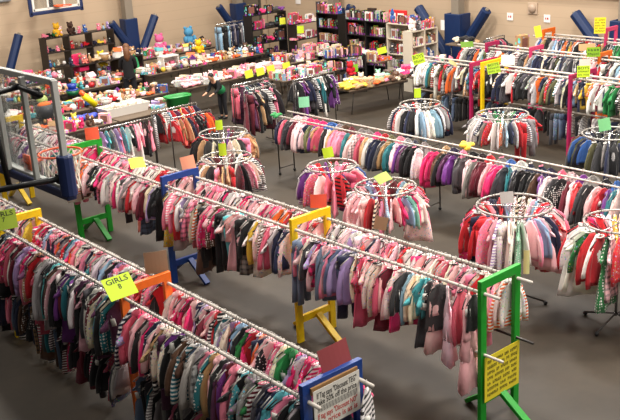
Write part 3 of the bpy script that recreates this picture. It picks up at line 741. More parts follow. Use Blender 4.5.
short_rack(11.8, 12.8, 16.1, 1.42, 'short rack of long dark dresses near the child', 'rack of dark dresses', P_DARK, KD, 53, .07, 1.25)
short_rack(12.9, 14.1, 15.4, 1.42, 'short rack of dark dresses with a mint card', 'rack with mint card', P_DARK, KD, 54, .07, 1.2)
short_rack(11.75, 12.6, 15.65, 1.36, 'second short rack of dark dresses, in front of the first', 'front rack of dark dresses', [('black', 12), ('burgundy', 3), ('dark grey', 4), ('tan', 1), ('plum', 3), ('pink', 1)], KD, 57, .06, 1.3)
short_rack(9.5, 10.45, 15.05, 1.3, 'second short rack, in front of the rack below the green tub', 'front rack below green tub', [('black', 4), ('red', 4), ('orange', 3), ('navy', 2), ('tan', 3), ('burgundy', 2), ('coral', 2)], KR, 58, .065)
short_rack(17.6, 18.7, 24.6, 1.4, 'short rack of dark trousers before the far wall brace', 'rack by far wall', [('black', 5), ('grey', 4), ('navy', 3), ('light grey', 2), ('light blue', 1)], [('trousers', 6), ('jacket', 2)], 55, .08, 1.3)
short_rack(18.6, 19.3, 14.7, 1.55, 'short rack with a green scarf before the middle pad', 'rack before middle pad', P_DARK, KD, 56, .09, 1.2)

# ------------------------------------------------------------------ tables
def table(x0, x1, y0, label, z=.74, depth=.76, rz=0, top=None, group=None):
    L = x1-x0; t = thing('folding_table', label, 'table', (x0, y0, 0), rz, group)
    MB().box((L/2, depth/2, z-.018), (L, depth, .036)).build('table_top', [top or M_table], t, bevel=.008)
    MB().box((L/2, .006, z-.045), (L-.04, .012, .045)).box((L/2, depth-.006, z-.045), (L-.04, .012, .045)).build('apron', M_tedge, t)
    for q in (.15, L-.15):
        for w in (.08, depth-.08):
            s = 1 if q < L/2 else -1
            MB().tube([(q+.25*s, w, z-.05), (q+.02*s, w, z-.1), (q, w, z*.55), (q-.05*s, w, .015)], .012, 6).build('leg', M_darkpipe, t, True)
    return t
TB = [ # x0,x1,y0,z,desc
 (8.0, 10.0, 17.95, .74, 'nearest left toy table'), (10.05, 11.6, 17.95, .74, 'table behind the green tub'),
 (8.3, 10.3, 19.7, .74, 'second left toy table'), (10.35, 12.5, 19.7, .74, 'second row table by child'),
 (9.4, 11.2, 21.9, .74, 'third left toy table'), (11.25, 13.1, 21.9, .74, 'table before standing woman'),
 (13.45, 15.4, 22.1, .74, 'curved-end toy table'), (15.45, 17.5, 22.1, .74, 'toy table before the door'),
 (12.95, 14.6, 19.62, .74, 'table behind bending child'), (14.65, 16.2, 19.62, .74, 'lime-carded table'),
 (9.6, 11.9, 24.0, .74, 'left wall toy table'), (14.1, 15.9, 24.6, .74, 'wall table right of column'), (15.95, 17.5, 24.6, .74, 'wall table left of brace'),
 (14.95, 16.9, 18.2, .74, 'video box table'), 
 (16.4, 17.7, 20.0, .74, 'table before dark shelves'),
 (18.0, 19.0, 20.75, .74, 'corner magazine table')]
for i, (a, b, y, z, dsc) in enumerate(TB):
    table(a, b, y, 'folding table, the %s' % dsc, z, group='folding tables of toys')
t = table(15.45, 17.3, 16.35, 'folding table with yellow toys nearest the lime-carded round rack', .62, rz=-.12, top=M_table)
t = table(17.35, 18.9, 16.0, 'folding table with bright pink cloth near white bookshelf', .66, rz=-.08)
t = table(18.05, 18.1+.62, 0, 'long table of paperback bundles before the black bookshelf', .74) if 0 else None
tb = thing('folding_table', 'folding table of paperback bundles before the black bookshelf', 'table', (18.62, 18.0, 0), PI/2)
MB().box((1.3, .28, .722), (2.6, .56, .036)).build('table_top', M_table, tb, bevel=.008)
for q in (.15, 2.45):
    for w in (.06, .5): MB().tube([(q, w, 0.01), (q, w, .71)], .013, 6).build('leg', M_darkpipe, tb, True)

# ------------------------------------------------------------------ small goods
OC = FAB['plain']
PLAST = bpy.data.materials.new('coloured_plastic'); PLAST.use_nodes = True
_n = PLAST.node_tree; _oi = _n.nodes.new('ShaderNodeObjectInfo'); _n.links.new(_oi.outputs['Color'], _n.nodes['Principled BSDF'].inputs['Base Color']); _n.nodes['Principled BSDF'].inputs['Roughness'].default_value = .35
def printed_card():
    m = bpy.data.materials.new('printed_carton'); m.use_nodes = True; nt = m.node_tree; N = nt.nodes; L = nt.links; b = N['Principled BSDF']
    oi = N.new('ShaderNodeObjectInfo'); tc = N.new('ShaderNodeTexCoord'); v = N.new('ShaderNodeTexVoronoi'); v.inputs['Scale'].default_value = 16
    L.new(tc.outputs['Object'], v.inputs['Vector']); g_ = N.new('ShaderNodeMath'); g_.operation = 'LESS_THAN'; g_.inputs[1].default_value = .38; L.new(v.outputs['Distance'], g_.inputs[0])
    mx = N.new('ShaderNodeMix'); mx.data_type = 'RGBA'; L.new(g_.outputs[0], mx.inputs[0]); L.new(oi.outputs['Color'], mx.inputs[6]); L.new(v.outputs['Color'], mx.inputs[7])
    L.new(mx.outputs[2], b.inputs['Base Color']); b.inputs['Roughness'].default_value = .45
    return m
CARTON = printed_card()
M_pic = mat('printed_picture', (150, 96, 84), .5, 0, .7, 60); M_page = mat('page_edges', (150, 134, 114), .8)
T = {}
mb = MB(); mb.ball((0, 0, .07), (.06, .05, .07)); mb.ball((0, -.01, .165), (.055, .05, .05)); mb.ball((-.04, 0, .21), .02, 6, 4); mb.ball((.04, 0, .21), .02, 6, 4)
mb.ball((-.06, -.03, .09), (.02, .03, .04), 6, 4); mb.ball((.06, -.03, .09), (.02, .03, .04), 6, 4); mb.ball((-.035, -.06, .025), (.025, .045, .025), 6, 4); mb.ball((.035, -.06, .025), (.025, .045, .025), 6, 4)
mb.mi = 1; mb.ball((0, -.055, .155), (.025, .015, .02), 6, 4)
T['plush_toy'] = mb.mesh('plush_toy', [OC, M_tag])
mb = MB(); mb.box((0, 0, .1), (.22, .1, .2)); mb.mi = 1; mb.box((0, -.052, .1), (.14, .004, .12)); T['toy_box'] = mb.mesh('toy_box', [CARTON, M_pic], False)
mb = MB(); mb.box((0, 0, .03), (.3, .22, .06)); mb.mi = 1; mb.box((.02, 0, .062), (.18, .12, .004)); T['board_game'] = mb.mesh('board_game', [CARTON, M_pic], False)
mb = MB(); mb.ball((0, 0, .08), .08, 14, 10); T['ball'] = mb.mesh('ball', [PLAST])
mb = MB(); mb.box((0, .02, .07), (.22, .1, .06)); mb.box((-.06, .02, .125), (.09, .09, .06)); mb.mi = 1
for sx in (-.07, .07):
    for sy in (-.035, .075): mb.tube([(sx, sy-.012, .03), (sx, sy+.012, .03)], .03, 10)
T['toy_truck'] = mb.mesh('toy_truck', [PLAST, M_blackp], False)
mb = MB(); mb.cyl((0, 0, 0), .08, .13, 14, .1); mb.mi = 1; mb.cyl((0, 0, .115), .105, .02, 14); T['toy_bucket'] = mb.mesh('toy_bucket', [PLAST, M_white], True)
mb = MB(); mb.box((0, 0, .08), (.2, .14, .16)); n = len(mb.v); mb.mi = 1
mb.loft([[Vector((x, -.09, .16)), Vector((x, .09, .16)), Vector((x, 0, .25))] for x in (-.12, .12)]); T['toy_house'] = mb.mesh('toy_house', [M_tag, PLAST], False)
mb = MB(); mb.tube([(0, 0, 0), (0, 0, .05), (0, 0, .11), (0, 0, .13), (0, 0, .145)], [.04, .035, .03, .012, .012], 8); mb.mi = 1; mb.ball((0, 0, .175), (.032, .032, .036), 8, 6); mb.ball((0, .01, .185), (.036, .034, .036), 8, 6)
T['doll'] = mb.mesh('doll', [OC, M_wood])
mb = MB()
for k in range(4): mb.box((random.Random(k).uniform(-.01, .01), 0, .02+k*.035), (.24-.01*k, .2, .032))
T['folded_cloth'] = mb.mesh('folded_cloth', [FAB['flowered']], False)
mb = MB(); rr = random.Random(4)
for k in range(9): mb.ball((rr.uniform(-.09, .09), rr.uniform(-.07, .07), .03+rr.random()*.05), (.06, .045, .03), 8, 5, Matrix.Rotation(rr.uniform(0, 3), 3, 'Z'))
T['cloth_bundle'] = mb.mesh('cloth_bundle', [OC])
mb = MB(); mb.tube([(0, 0, 0), (0, 0, .12), (0, 0, .15), (0, 0, .19)], [.035, .035, .015, .015], 10); mb.mi = 1; mb.cyl((0, 0, .185), .02, .02, 8); T['bottle'] = mb.mesh('bottle', [PLAST, M_white])
mb = MB(); rings = [[Vector((math.cos(2*PI*j/12)*w, math.sin(2*PI*j/12)*w*.45-.12*0+l, z)) for j in range(12)] for z, w, l in ((0, .04, 0), (.02, .05, 0), (.05, .04, .01), (.07, .025, .02))]; mb.loft(rings)
mb.tube([(0, -.05, .03), (0, .02, .04)], .03, 8); T['shoe'] = mb.mesh('shoe', [PLAST])
mb = MB(); mb.box((0, 0, .09), (.018*1.3, .12, .18)); mb.mi = 1; mb.box((.001, .004, .09), (.019, .12, .172)); T['book'] = mb.mesh('book', [CARTON, M_page], False)
P_TOY = [('pink', 5), ('hot pink', 2), ('red', 4), ('yellow', 3), ('orange', 3), ('blue', 2), ('light blue', 2), ('green', 2), ('white', 7), ('cream', 9), ('tan', 8), ('salmon', 3), ('light pink', 4), ('navy', 2), ('brown', 5), ('dark grey', 3), ('pale pink', 5), ('purple', 2), ('black', 3), ('turquoise', 2), ('mint', 1), ('lavender', 1), ('light grey', 2)]
K_TOY = [('plush_toy', 7), ('toy_box', 6), ('board_game', 7), ('ball', 2), ('toy_truck', 4), ('toy_bucket', 3), ('toy_house', 2), ('doll', 5), ('folded_cloth', 1), ('cloth_bundle', 4), ('bottle', 1), ('shoe', 2)]
K_CLOTH = [('folded_cloth', 4), ('cloth_bundle', 8), ('plush_toy', 3), ('shoe', 3), ('toy_box', 2)]
K_BOX = [('toy_box', 6), ('board_game', 4), ('book', 6), ('bottle', 1)]
def item(r, kind, p, colour, label, group, s=1.0, rz=None):
    o = bpy.data.objects.new(kind, T[kind]); C.objects.link(o); o.location = p
    o.rotation_euler = (0, 0, r.uniform(-1.2, 1.2) if rz is None else rz); s *= r.uniform(.85, 1.25); o.scale = (s, s, s*r.uniform(.9, 1.15))
    c = srgb(*PAL[colour]); o.color = c
    w = kind.replace('_', ' ')
    tag(o, label.replace('@', colour+' '+w), {'plush_toy': 'soft toy', 'toy_box': 'toy box'}.get(kind, w), group)
    return o
ZONES = []
def fill_table(x0, x1, y0, y1, z, desc, seed, pal, kinds, nx, ny, s=1.0):
    r = random.Random(seed)
    for j in range(ny):
        for i in range(nx):
            x = x0+(x1-x0)*(i+.5+r.uniform(-.2, .2))/nx; y = y0+(y1-y0)*(j+.5+r.uniform(-.2, .2))/ny
            if not inview((x, y, z), 10) or any(abs(x-a_) < b_ and abs(y-c_) < d_ for a_, b_, c_, d_ in ZONES): continue
            rowname = ('front', 'second', 'third', 'back')[j] if ny > 1 else 'only'
            item(r, pick(r, kinds), (x, y, z), pick(r, pal), '@, %s, %s from left in %s row' % (desc, ordn(i+1), rowname), 'goods on the '+desc, s)
p_ = at(124, 113, .74); ZONES.append((p_.x, .6, p_.y, .6)); p_ = at(86, 119, .78); ZONES.append((p_.x, .36, p_.y, .5))
p_ = at(71, 105, .74); ZONES.append((p_.x, .3, p_.y, .2)); p_ = at(88, 102, .9); ZONES.append((p_.x, .25, p_.y, .2)); p_ = at(179, 108, .78); ZONES.append((p_.x, .35, p_.y, .6)); ZONES.append((12.0, 0, 0, 0))
seed = 100
for (a, b, y, z, dsc) in TB:
    seed += 1; L = b-a
    kinds = K_TOY; pal = P_TOY
    if 'video' in dsc or 'magazine' in dsc or 'dark shelves' in dsc: kinds = K_BOX
    if 'lime-carded' in dsc or 'bending' in dsc: kinds = K_CLOTH; pal = [('pale pink', 6), ('pink', 5), ('cream', 5), ('white', 5), ('rose', 3), ('light pink', 5), ('orange', 2), ('salmon', 2), ('light grey', 2)]
    fill_table(a+.03, b-.03, y+.04, y+.72, z, dsc, seed, pal, kinds, int(L/.14), 4, .93)
# tables in the centre (rotated slightly)
def fill_rot(ox, oy, rz, L, D, z, desc, seed, pal, kinds, nx, ny, s=1.0):
    r = random.Random(seed); Rm = Matrix.Rotation(rz, 3, 'Z')
    for j in range(ny):
        for i in range(nx):
            p = Vector((ox, oy, z))+Rm @ Vector((L*(i+.5+r.uniform(-.2, .2))/nx, D*(j+.5+r.uniform(-.2, .2))/ny, 0))
            f = i/nx
            pl = pal(f) if callable(pal) else pal
            item(r, pick(r, kinds), p, pick(r, pl), '@ on the %s, %s from left in %s row' % (desc, ordn(i+1), ('front', 'second', 'third')[j]), 'goods on the '+desc, s)
fill_rot(15.45, 16.35, -.12, 1.85, .74, .62, 'yellow toy table', 131, lambda f: ([('yellow', 8), ('tan', 2), ('white', 1), ('orange', 1)] if f < .4 else [('orange', 2), ('tan', 3), ('cream', 3), ('mint', 2), ('brown', 2), ('pink', 2)]), [('plush_toy', 1), ('cloth_bundle', 8), ('folded_cloth', 2), ('toy_bucket', 1), ('ball', 1)], 10, 3, 1.1)
fill_rot(17.35, 16.0, -.08, 1.55, .74, .66, 'pink cloth table', 132, lambda f: ([('hot pink', 5), ('coral', 3), ('white', 3)] if f < .5 else [('white', 4), ('pink', 3), ('mint', 2), ('pale pink', 3)]), [('cloth_bundle', 6), ('folded_cloth', 2), ('plush_toy', 2), ('toy_box', 1)], 7, 3, 1.25)
fill_rot(18.6, 18.05, PI/2, 2.5, .52, .74, 'paperback table', 133, [('white', 5), ('cream', 5), ('light grey', 4), ('red', 2), ('tan', 3), ('blue', 1), ('orange', 2), ('pale pink', 3)], [('toy_box', 4), ('book', 3), ('board_game', 3), ('folded_cloth', 1)], 13, 3, 1.1)

# ------------------------------------------------------------------ shelving
def shelving(x, y, rz, L, D, H, levels, bays, m, label, desc, seed, kinds, pal, s=1.0, fill=.18, topfill=True, back=False, name='shelf_unit'):
    t = thing(name, label, 'shelving', (x, y, 0), rz)
    for k in range(bays+1): MB().box((L*k/bays, D/2, H/2), (.035, D, H)).build('side_panel', m, t)
    zs = [H*(k+.0)/levels for k in range(1, levels+1)]
    for z in [.08]+zs: MB().box((L/2, D/2, z-.0125), (L, D, .025)).build('shelf', m, t)
    if back: MB().box((L/2, D-.006, H/2), (L, .012, H)).build('back_panel', m, t)
    r = random.Random(seed); Rm = Matrix.Rotation(rz, 3, 'Z')
    for li, z in enumerate([.08]+zs):
        if li == levels and not topfill: continue
        if z < .3: continue
        n = int(L/fill)
        for i in range(n):
            if r.random() < .08: continue
            xx = L*(i+.5)/n
            if min(abs(xx-L*k/bays) for k in range(bays+1)) < .05: continue
            kd = pick(r, kinds); p = Vector((x, y, z))+Rm @ Vector((xx, D*.4+r.uniform(-.03, .03), 0))
            if not inview(p, 5): continue
            lv = ordn(levels-li+1)+' shelf' if li < levels else 'top'
            lv = {levels: 'top'}.get(li, ordn(levels-li+1)+' shelf')
            item(r, kd, p, pick(r, pal), '@ on the %s, %s, %s from left' % (desc, lv, ordn(i+1)), 'goods on the '+desc, s*(1 if li < levels else 1.15), rz+r.uniform(-.12, .12) if kd in ('book', 'toy_box') else None)
    return t
M_dshelf = mat('black_brown_shelf', (38, 30, 27), .5); M_wshelf = mat('cream_shelf_board', (206, 196, 178), .5)
shelving(12.15, 25.35, 0, 2.2, .4, 1.66, 4, 3, M_dshelf, 'dark three-bay shelf of toys against the far wall', 'dark toy shelf', 201, [('plush_toy', 8), ('toy_truck', 2), ('doll', 2), ('ball', 1)], P_TOY, .8, .15)
shelving(12.2, 24.1, 0, 2.3, .45, .98, 2, 3, M_dshelf, 'low dark shelf of bright toys in front of the tall one', 'low dark toy shelf', 202, K_TOY, P_TOY, .95, .15)
shelving(17.7, 22.9, 0, 1.35, .4, 1.75, 4, 1, M_blackp, 'black shelf of dark goods right of the door', 'black shelf by door', 203, K_BOX+[('cloth_bundle', 6)], [('black', 8), ('dark grey', 4), ('pink', 1), ('white', 2), ('purple', 2), ('hot pink', 1)], 1.2, .2)
shelving(18.6, 21.9, 0, 1.5, .4, 1.45, 3, 1, M_dshelf, 'dark shelf of pink goods with green plant on top', 'shelf of pink goods', 204, K_BOX+[('cloth_bundle', 3)], [('pink', 5), ('rose', 4), ('red', 2), ('white', 3), ('cream', 2), ('burgundy', 1)], 1.0, .12)
VID = [('red', 3), ('white', 3), ('light grey', 3), ('blue', 2), ('black', 6), ('pale pink', 2), ('cream', 2), ('dark grey', 4), ('brown', 3), ('rose', 3), ('tan', 2), ('brown', 2), ('light blue', 1)]
shelving(19.3, 21.75, -PI/2, .95, .3, 1.72, 4, 1, M_blackp, 'narrow black video shelf before the corner column pad', 'narrow video shelf', 205, [('book', 8), ('toy_box', 2)], VID, 1.1, .06, back=True)
shelving(19.0, 20.15, -PI/2, 1.6, .32, 1.66, 4, 2, M_blackp, 'black bookshelf of tapes and books on the right wall', 'black bookshelf', 206, [('book', 8), ('toy_box', 2)], VID, 1.1, .06, back=True)
shelving(18.95, 18.45, -PI/2, 1.15, .32, 1.66, 4, 1, M_wshelf, 'white bookshelf with a red box on top', 'white bookshelf left section', 207, [('book', 6), ('toy_box', 3), ('plush_toy', 2)], VID+[('tan', 4), ('brown', 4)], 1.1, .08, back=True)
shelving(18.35, 16.95, 0, 1.0, .32, 1.6, 4, 2, M_wshelf, 'white bookshelf section turned toward the folding tables', 'white bookshelf right section', 208, [('book', 6), ('plush_toy', 3), ('toy_box', 1)], VID+[('tan', 4), ('brown', 4)], 1.05, .07, back=True)
shelving(16.75, 18.6, -.5, 1.1, .3, 1.0, 3, 1, M_blackp, 'low black shelf of books beside the lime card', 'low black bookshelf', 209, [('book', 9), ('toy_box', 1)], VID, 1.0, .055)
# boxes and flats behind the racks
r = random.Random(77)
for i, (x, y, z, k, c) in enumerate(((19.6, 16.2, 1.2, 'cloth_bundle', 'black'), (19.6, 15.8, 1.2, 'shoe', 'tan'), (19.6, 15.45, 1.2, 'cloth_bundle', 'dark grey'), (19.6, 15.1, 1.2, 'cloth_bundle', 'tan'), (19.6, 14.75, 1.2, 'shoe', 'black'), (19.5, 14.3, 1.2, 'toy_box', 'tan'), (19.5, 16.4, 1.2, 'cloth_bundle', 'cream'), (19.4, 16.0, 1.2, 'shoe', 'white'))):
    item(r, k, (x, y, z), c, '@ on the high table behind boys racks, %s from left' % ordn(i+1), 'goods on the high table', 1.5, 0)
th = thing('folding_table', 'high narrow table of shoes and hats against the right wall', 'table', (19.75, 14.1, 0), PI/2)
MB().box((1.2, .25, 1.18), (2.5, .6, .04)).build('table_top', M_table, th, bevel=.006)
for q in (.1, 2.3):
    for w in (.02, .48): MB().tube([(q, w, .01), (q, w, 1.17)], .014, 6).build('leg', M_darkpipe, th, True)

# ------------------------------------------------------------------ larger singled-out goods
def big(name, label, cat, p, rz=0): return thing(name, label, cat, p, rz)
# green tub
p = at(179, 113, .78); t = big('laundry_tub', 'green plastic tub full of things behind the dark racks', 'tub', (p.x, p.y, .74), -.1)
mb = MB(); mb.loft([[Vector((math.copysign(abs(math.cos(2*PI*j/24))**.5, math.cos(2*PI*j/24))*w, math.copysign(abs(math.sin(2*PI*j/24))**.5, math.sin(2*PI*j/24))*w*.62, z_)) for j in range(24)] for z_, w in ((0, .2), (.4, .27), (.41, .3), (.44, .3), (.41, .26), (.06, .19))])
M_gp = mat('green_plastic', (18, 132, 52), .35); mb.build('tub_body', M_gp, t, True)
for s in (-1, 1): MB().tube([(s*.29, -.06, .41), (s*.33, -.04, .36), (s*.33, .04, .36), (s*.29, .06, .41)], .01, 6).build('handle', M_gp, t, True)
# white tote
p = at(124, 113, .74); t = big('storage_tote', 'long white plastic tote of soft things on the nearest toy table', 'tote', (p.x, p.y, .74), 0)
mb = MB(); L_ = 1.15
mb.loft([[Vector((sx*w, sy*d_, z_)) for sx, sy in ((-1, -1), (1, -1), (1, 1), (-1, 1))] for z_, w, d_ in ((0, .5, .2), (.2, .56, .25), (.2, .54, .23), (.03, .48, .18))]); mb.build('tote_body', M_white, t)
rr = random.Random(3); mb = MB()
for k in range(26): mb.ball((rr.uniform(-.46, .46), rr.uniform(-.15, .15), .16+rr.random()*.07), (.09, .06, .05), 8, 5, Matrix.Rotation(rr.uniform(0, 3), 3, 'Z'))
mb.build('soft_filling', mat('cream_soft_cloth', (226, 208, 190), .9), t, True)
# blue bag
p = at(86, 119, .78); t = big('cloth_bag', 'crumpled bright blue bag on the nearest toy table', 'bag', (p.x, p.y+.1, .74), .1)
mb = MB()
for k in range(12): mb.ball((rr.uniform(-.3, .3), rr.uniform(-.08, .08), .04+rr.random()*.05), (.13, .09, .06), 10, 6, Matrix.Rotation(rr.uniform(-.5, .5), 3, 'Z'))
mb.build('bag_body', mat('blue_nylon', (62, 80, 190), .5, 0, .3, 12), t, True)
# bright toys on second row
def lump(name, label, cat, px, py, z, rgb, parts, rz=0):
    p = at(px, py, z); t = thing(name, label, cat, p, rz)
    for nm, f in parts: f(t, nm)
    return t
def tubelamp(c, n): return mat(n, c, .4)
p = at(71, 105, .74); t = thing('toy_kite_fish', 'flat lime yellow oval toy on the second left toy table', 'toy', p, .2)
MB().ball((0, 0, .06), (.24, .13, .06), 14, 8).build('toy_body', mat('lime_plastic', (216, 232, 40), .4), t, True)
MB().loft([[Vector((.2, -.01, .06)), Vector((.34, -.08, .06)), Vector((.34, .08, .06))], [Vector((.2, -.01, .09)), Vector((.34, -.08, .09)), Vector((.34, .08, .09))]]).build('toy_tail', mat('lime_plastic', (216, 232, 40)), t)
p = at(88, 102, .9)
t = thing('water_blaster', 'yellow and orange toy cylinder leaning on the second left toy table', 'toy', (p.x, p.y, .74), 0)
MB().tube([(-.1, 0, .34), (.18, 0, .06)], .075, 12).build('barrel', mat('bright_yellow_plastic', (240, 220, 20), .35), t, True)
MB().tube([(.02, 0, .26), (-.16, 0, .42)], .055, 12).build('nozzle', mat('orange_plastic', (236, 92, 30), .35), t, True)
p = at(73, 95, .74); t = thing('stacked_buckets', 'blue and green toy buckets stacked beside the yellow toy', 'toy bucket', (p.x, p.y, .74), 0)
MB().cyl((0, 0, 0), .13, .12, 16, .17).build('lower_bucket', mat('dark_green_plastic', (20, 100, 60), .35), t, True)
MB().cyl((0, 0, .12), .15, .03, 16).cyl((0, 0, .14), .09, .14, 16, .13).build('upper_bucket', mat('blue_plastic', (30, 60, 160), .35), t, True)
p = at(42, 100, .95); tag(MB().ball((0, 0, 0), .13, 16, 12).build('ball', mat('pale_green_plastic', (186, 204, 120), .4), None, True, loc=p), 'pale green ball seen through the backboard glass', 'ball')
tag(MB().cyl((0, 0, 0), .07, .14, 10).build('ball_stand_cup', M_blackp, None, True, loc=(p.x, p.y, .74)), 'dark cup under the pale green ball', 'cup')
# dark basket with orange inside, behind glass
p = at(46, 118, .74); t = thing('waste_basket', 'dark grey basket with an orange thing, seen through backboard glass', 'basket', (p.x, p.y, .74), 0)
MB().cyl((0, 0, 0), .17, .3, 16, .22).build('basket_body', mat('charcoal_plastic', (52, 52, 58), .5), t, True)
MB().ball((0, 0, .3), (.17, .1, .07), 12, 6).build('orange_bundle', mat('orange_cloth', (226, 112, 46), .8), t, True)
# pink chair toy, far left
p = at(23, 60, .74)
t = thing('doll_chair', 'bright pink toy armchair on the left wall table', 'toy chair', (p.x, 24.35, .74), .2)
m_ = mat('hot_pink_plastic', (214, 36, 92), .5)
MB().box((0, 0, .1), (.34, .3, .12)).build('seat', m_, t, bevel=.02); MB().box((0, .14, .3), (.34, .07, .42)).build('backrest', m_, t, bevel=.03)
for s in (-1, 1): MB().box((s*.17, 0, .2), (.06, .28, .1)).build('armrest', m_, t, bevel=.02)
# yellow plush on dark shelf top, etc.
def bigplush(px, py, y, z, rgb, label, s=1.5):
    p = at(px, py, z)
    t = thing('plush_toy', label, 'soft toy', (p.x, y if y else p.y, z), 0); m_ = mat('plush_%d_%d_%d' % rgb, rgb, .9, 0, .2, 40, .4)
    t.scale = (s, s, s)
    MB().ball((0, 0, .08), (.07, .06, .08), 12, 8).build('body', m_, t, True)
    MB().ball((0, -.01, .19), (.065, .06, .06), 12, 8).build('head', m_, t, True)
    for q in (-1, 1): MB().ball((q*.045, 0, .245), .022, 8, 6).build('ear', m_, t, True)
    for q in (-1, 1): MB().ball((q*.07, -.03, .1), (.025, .04, .045), 8, 6).build('arm', m_, t, True)
    for q in (-1, 1): MB().ball((q*.045, -.07, .03), (.03, .055, .03), 8, 6).build('leg', m_, t, True)
    return t
bigplush(48, 35, 25.5, 1.665, (236, 180, 40), 'large golden yellow soft toy on top of dark toy shelf')
bigplush(62, 33, 25.5, 1.665, (70, 44, 34), 'dark brown soft toy on top of dark toy shelf', 1.4)
bigplush(102, 66, None, .75, (236, 206, 40), 'yellow soft toy left of the standing woman', 1.7)
bigplush(172, 54, 25.2, .75, (222, 100, 150), 'big pink soft toy on the wall table right of the column', 2.2)
bigplush(180, 45, 25.3, .75, (80, 150, 190), 'big blue soft toy standing on the wall table', 2.4)
bigplush(146, 50, 25.2, .75, (226, 226, 226), 'white soft toy by the slanted brace on wall table', 1.6)
bigplush(199, 53, None, .78, (244, 196, 20), 'bright yellow and red soft toy at curved-end toy table', 1.6)
bigplush(350, 75, None, .64, (200, 24, 40), 'red soft toy at left end of the yellow toy table', 1.4)
# white toy oven/house
p = at(152, 66, .76); t = thing('toy_playhouse', 'white open toy house on the curved-end toy table', 'toy house', (p.x+.1, 22.5, .74), 0)
mb = MB(); mb.box((-.24, 0, .18), (.03, .3, .36)); mb.box((.24, 0, .18), (.03, .3, .36)); mb.box((0, .14, .18), (.5, .02, .36)); mb.box((0, 0, .36), (.52, .32, .03)); mb.box((0, 0, .015), (.5, .3, .03)); mb.build('house_shell', M_white, t)
MB().box((.1, 0, .12), (.12, .12, .18)).build('furniture', mat('pink_plastic', (220, 110, 140), .4), t)
p = at(178, 60, .76); t = thing('toy_tray', 'cream open toy tray on the curved-end toy table', 'toy tray', (p.x, 22.6, .74), 0)
MB().box((0, 0, .02), (.6, .3, .04)).box((0, .14, .12), (.6, .02, .2)).box((-.3, 0, .1), (.02, .3, .16)).box((.3, 0, .1), (.02, .3, .16)).build('tray_body', mat('cream_plastic', (228, 214, 190), .4), t)
MB().ball((0, 0, .09), (.09, .09, .06)).build('green_bowl', mat('light_green_plastic', (120, 190, 80), .4), t, True)
# red crate under central rack
p = at(541, 121, .3); t = thing('plastic_crate', 'red plastic crate on the floor behind the central boys round rack', 'crate', (14.6, 9.8, 0), .1)
p = at(541, 128, 0); t.location = (p.x, p.y, 0)
mb = MB(); mb.loft([[Vector((sx*w, sy*w*.7, z_)) for sx, sy in ((-1, -1), (1, -1), (1, 1), (-1, 1))] for z_, w in ((0, .2), (.26, .25), (.26, .235), (.02, .185))]); mb.build('crate_body', mat('red_plastic', (178, 22, 36), .4), t)
# red picture box on white bookshelf
p = at(384, 17, 1.8); t = thing('display_box', 'red box with white patches on top of the white bookshelf', 'box', (19.1, 18.15, 1.665), 0)
MB().box((0, 0, .17), (.1, .6, .34)).build('carton', mat('red_card', (206, 40, 44), .5), t)
for s in (-.15, .15): MB().box((-.052, s, .17), (.006, .22, .2)).build('white_panel', M_tag, t)
p = at(361, 20, 1.7); tag(MB().box((0, 0, .17), (.1, .28, .34)).build('display_box', mat('dark_brown_card', (48, 34, 30), .5), None, loc=(19.15, 19.2, 1.665)), 'dark brown upright box on top of the black bookshelf', 'box')
# yellow cloth on coat rack and black-blue lumps
for (px_, py_, c, l) in ((465, 150, 'yellow', 'yellow knitted bundle laid over the coat rack rails'), (275, 118, 'green', 'small green thing on the coat rack left end')):
    p = at(px_, py_, R3z+.03); o = item(r, 'cloth_bundle', p, c, l, None, 1.1, .3)

# ------------------------------------------------------------------ near basketball goal (seen from behind)
BX, BZ = 4.02, 2.61
t = thing('basketball_goal', 'glass basketball backboard with orange rim at left edge, seen from behind', 'basketball hoop', (BX, 9.27, BZ))
W2, HB = .92, 1.08
M_alu = mat('grey_enamelled_frame', (176, 176, 172), .4)
def glassm():
    m = bpy.data.materials.new('clear_glass'); m.use_nodes = True; nt = m.node_tree; N = nt.nodes; L = nt.links
    for n_ in list(N): N.remove(n_)
    o = N.new('ShaderNodeOutputMaterial'); tr = N.new('ShaderNodeBsdfTransparent'); gl = N.new('ShaderNodeBsdfGlossy'); gl.inputs['Roughness'].default_value = .03
    df = N.new('ShaderNodeBsdfDiffuse'); df.inputs['Color'].default_value = srgb(200, 205, 205)
    tr.inputs['Color'].default_value = (.93, .95, .95, 1); fr = N.new('ShaderNodeFresnel'); fr.inputs['IOR'].default_value = 1.08
    mx = N.new('ShaderNodeMixShader'); L.new(fr.outputs[0], mx.inputs[0]); L.new(tr.outputs[0], mx.inputs[1]); L.new(gl.outputs[0], mx.inputs[2])
    m2 = N.new('ShaderNodeMixShader'); m2.inputs[0].default_value = .06; L.new(mx.outputs[0], m2.inputs[1]); L.new(df.outputs[0], m2.inputs[2])
    L.new(m2.outputs[0], o.inputs[0]); return m
GLASS = glassm()
MB().box((0, 0, HB/2), (.012, 2*W2-.04, HB-.04)).build('glass_pane', GLASS, t)
fr = MB()
for s in (-1, 1): fr.box((0, s*W2, HB/2), (.06, .06, HB+.04))
fr.box((0, 0, HB), (.06, 2*W2, .06)); fr.box((0, 0, 0), (.06, 2*W2, .06)); fr.build('aluminium_frame', M_alu, t, bevel=.006)
M_navy = mat('navy_vinyl_padding', (24, 40, 84), .5)
MB().box((0, 0, -.05), (.11, 2*W2+.1, .1)).build('bottom_padding', M_navy, t, bevel=.02)
for s in (-1, 1): MB().tube([(0, s*W2, -.06), (0, s*W2, .36)], .085, 12, ).build('corner_padding', M_navy, t, bevel=.02)
for s in (-.33, .33): MB().box((-.05, s, HB/2), (.05, .06, HB)).build('rear_strut', M_alu, t, bevel=.005)
M_rim = mat('orange_rim_paint', (236, 88, 34), .4)
rc = Vector((.4, 0, .14)); R_ = .228
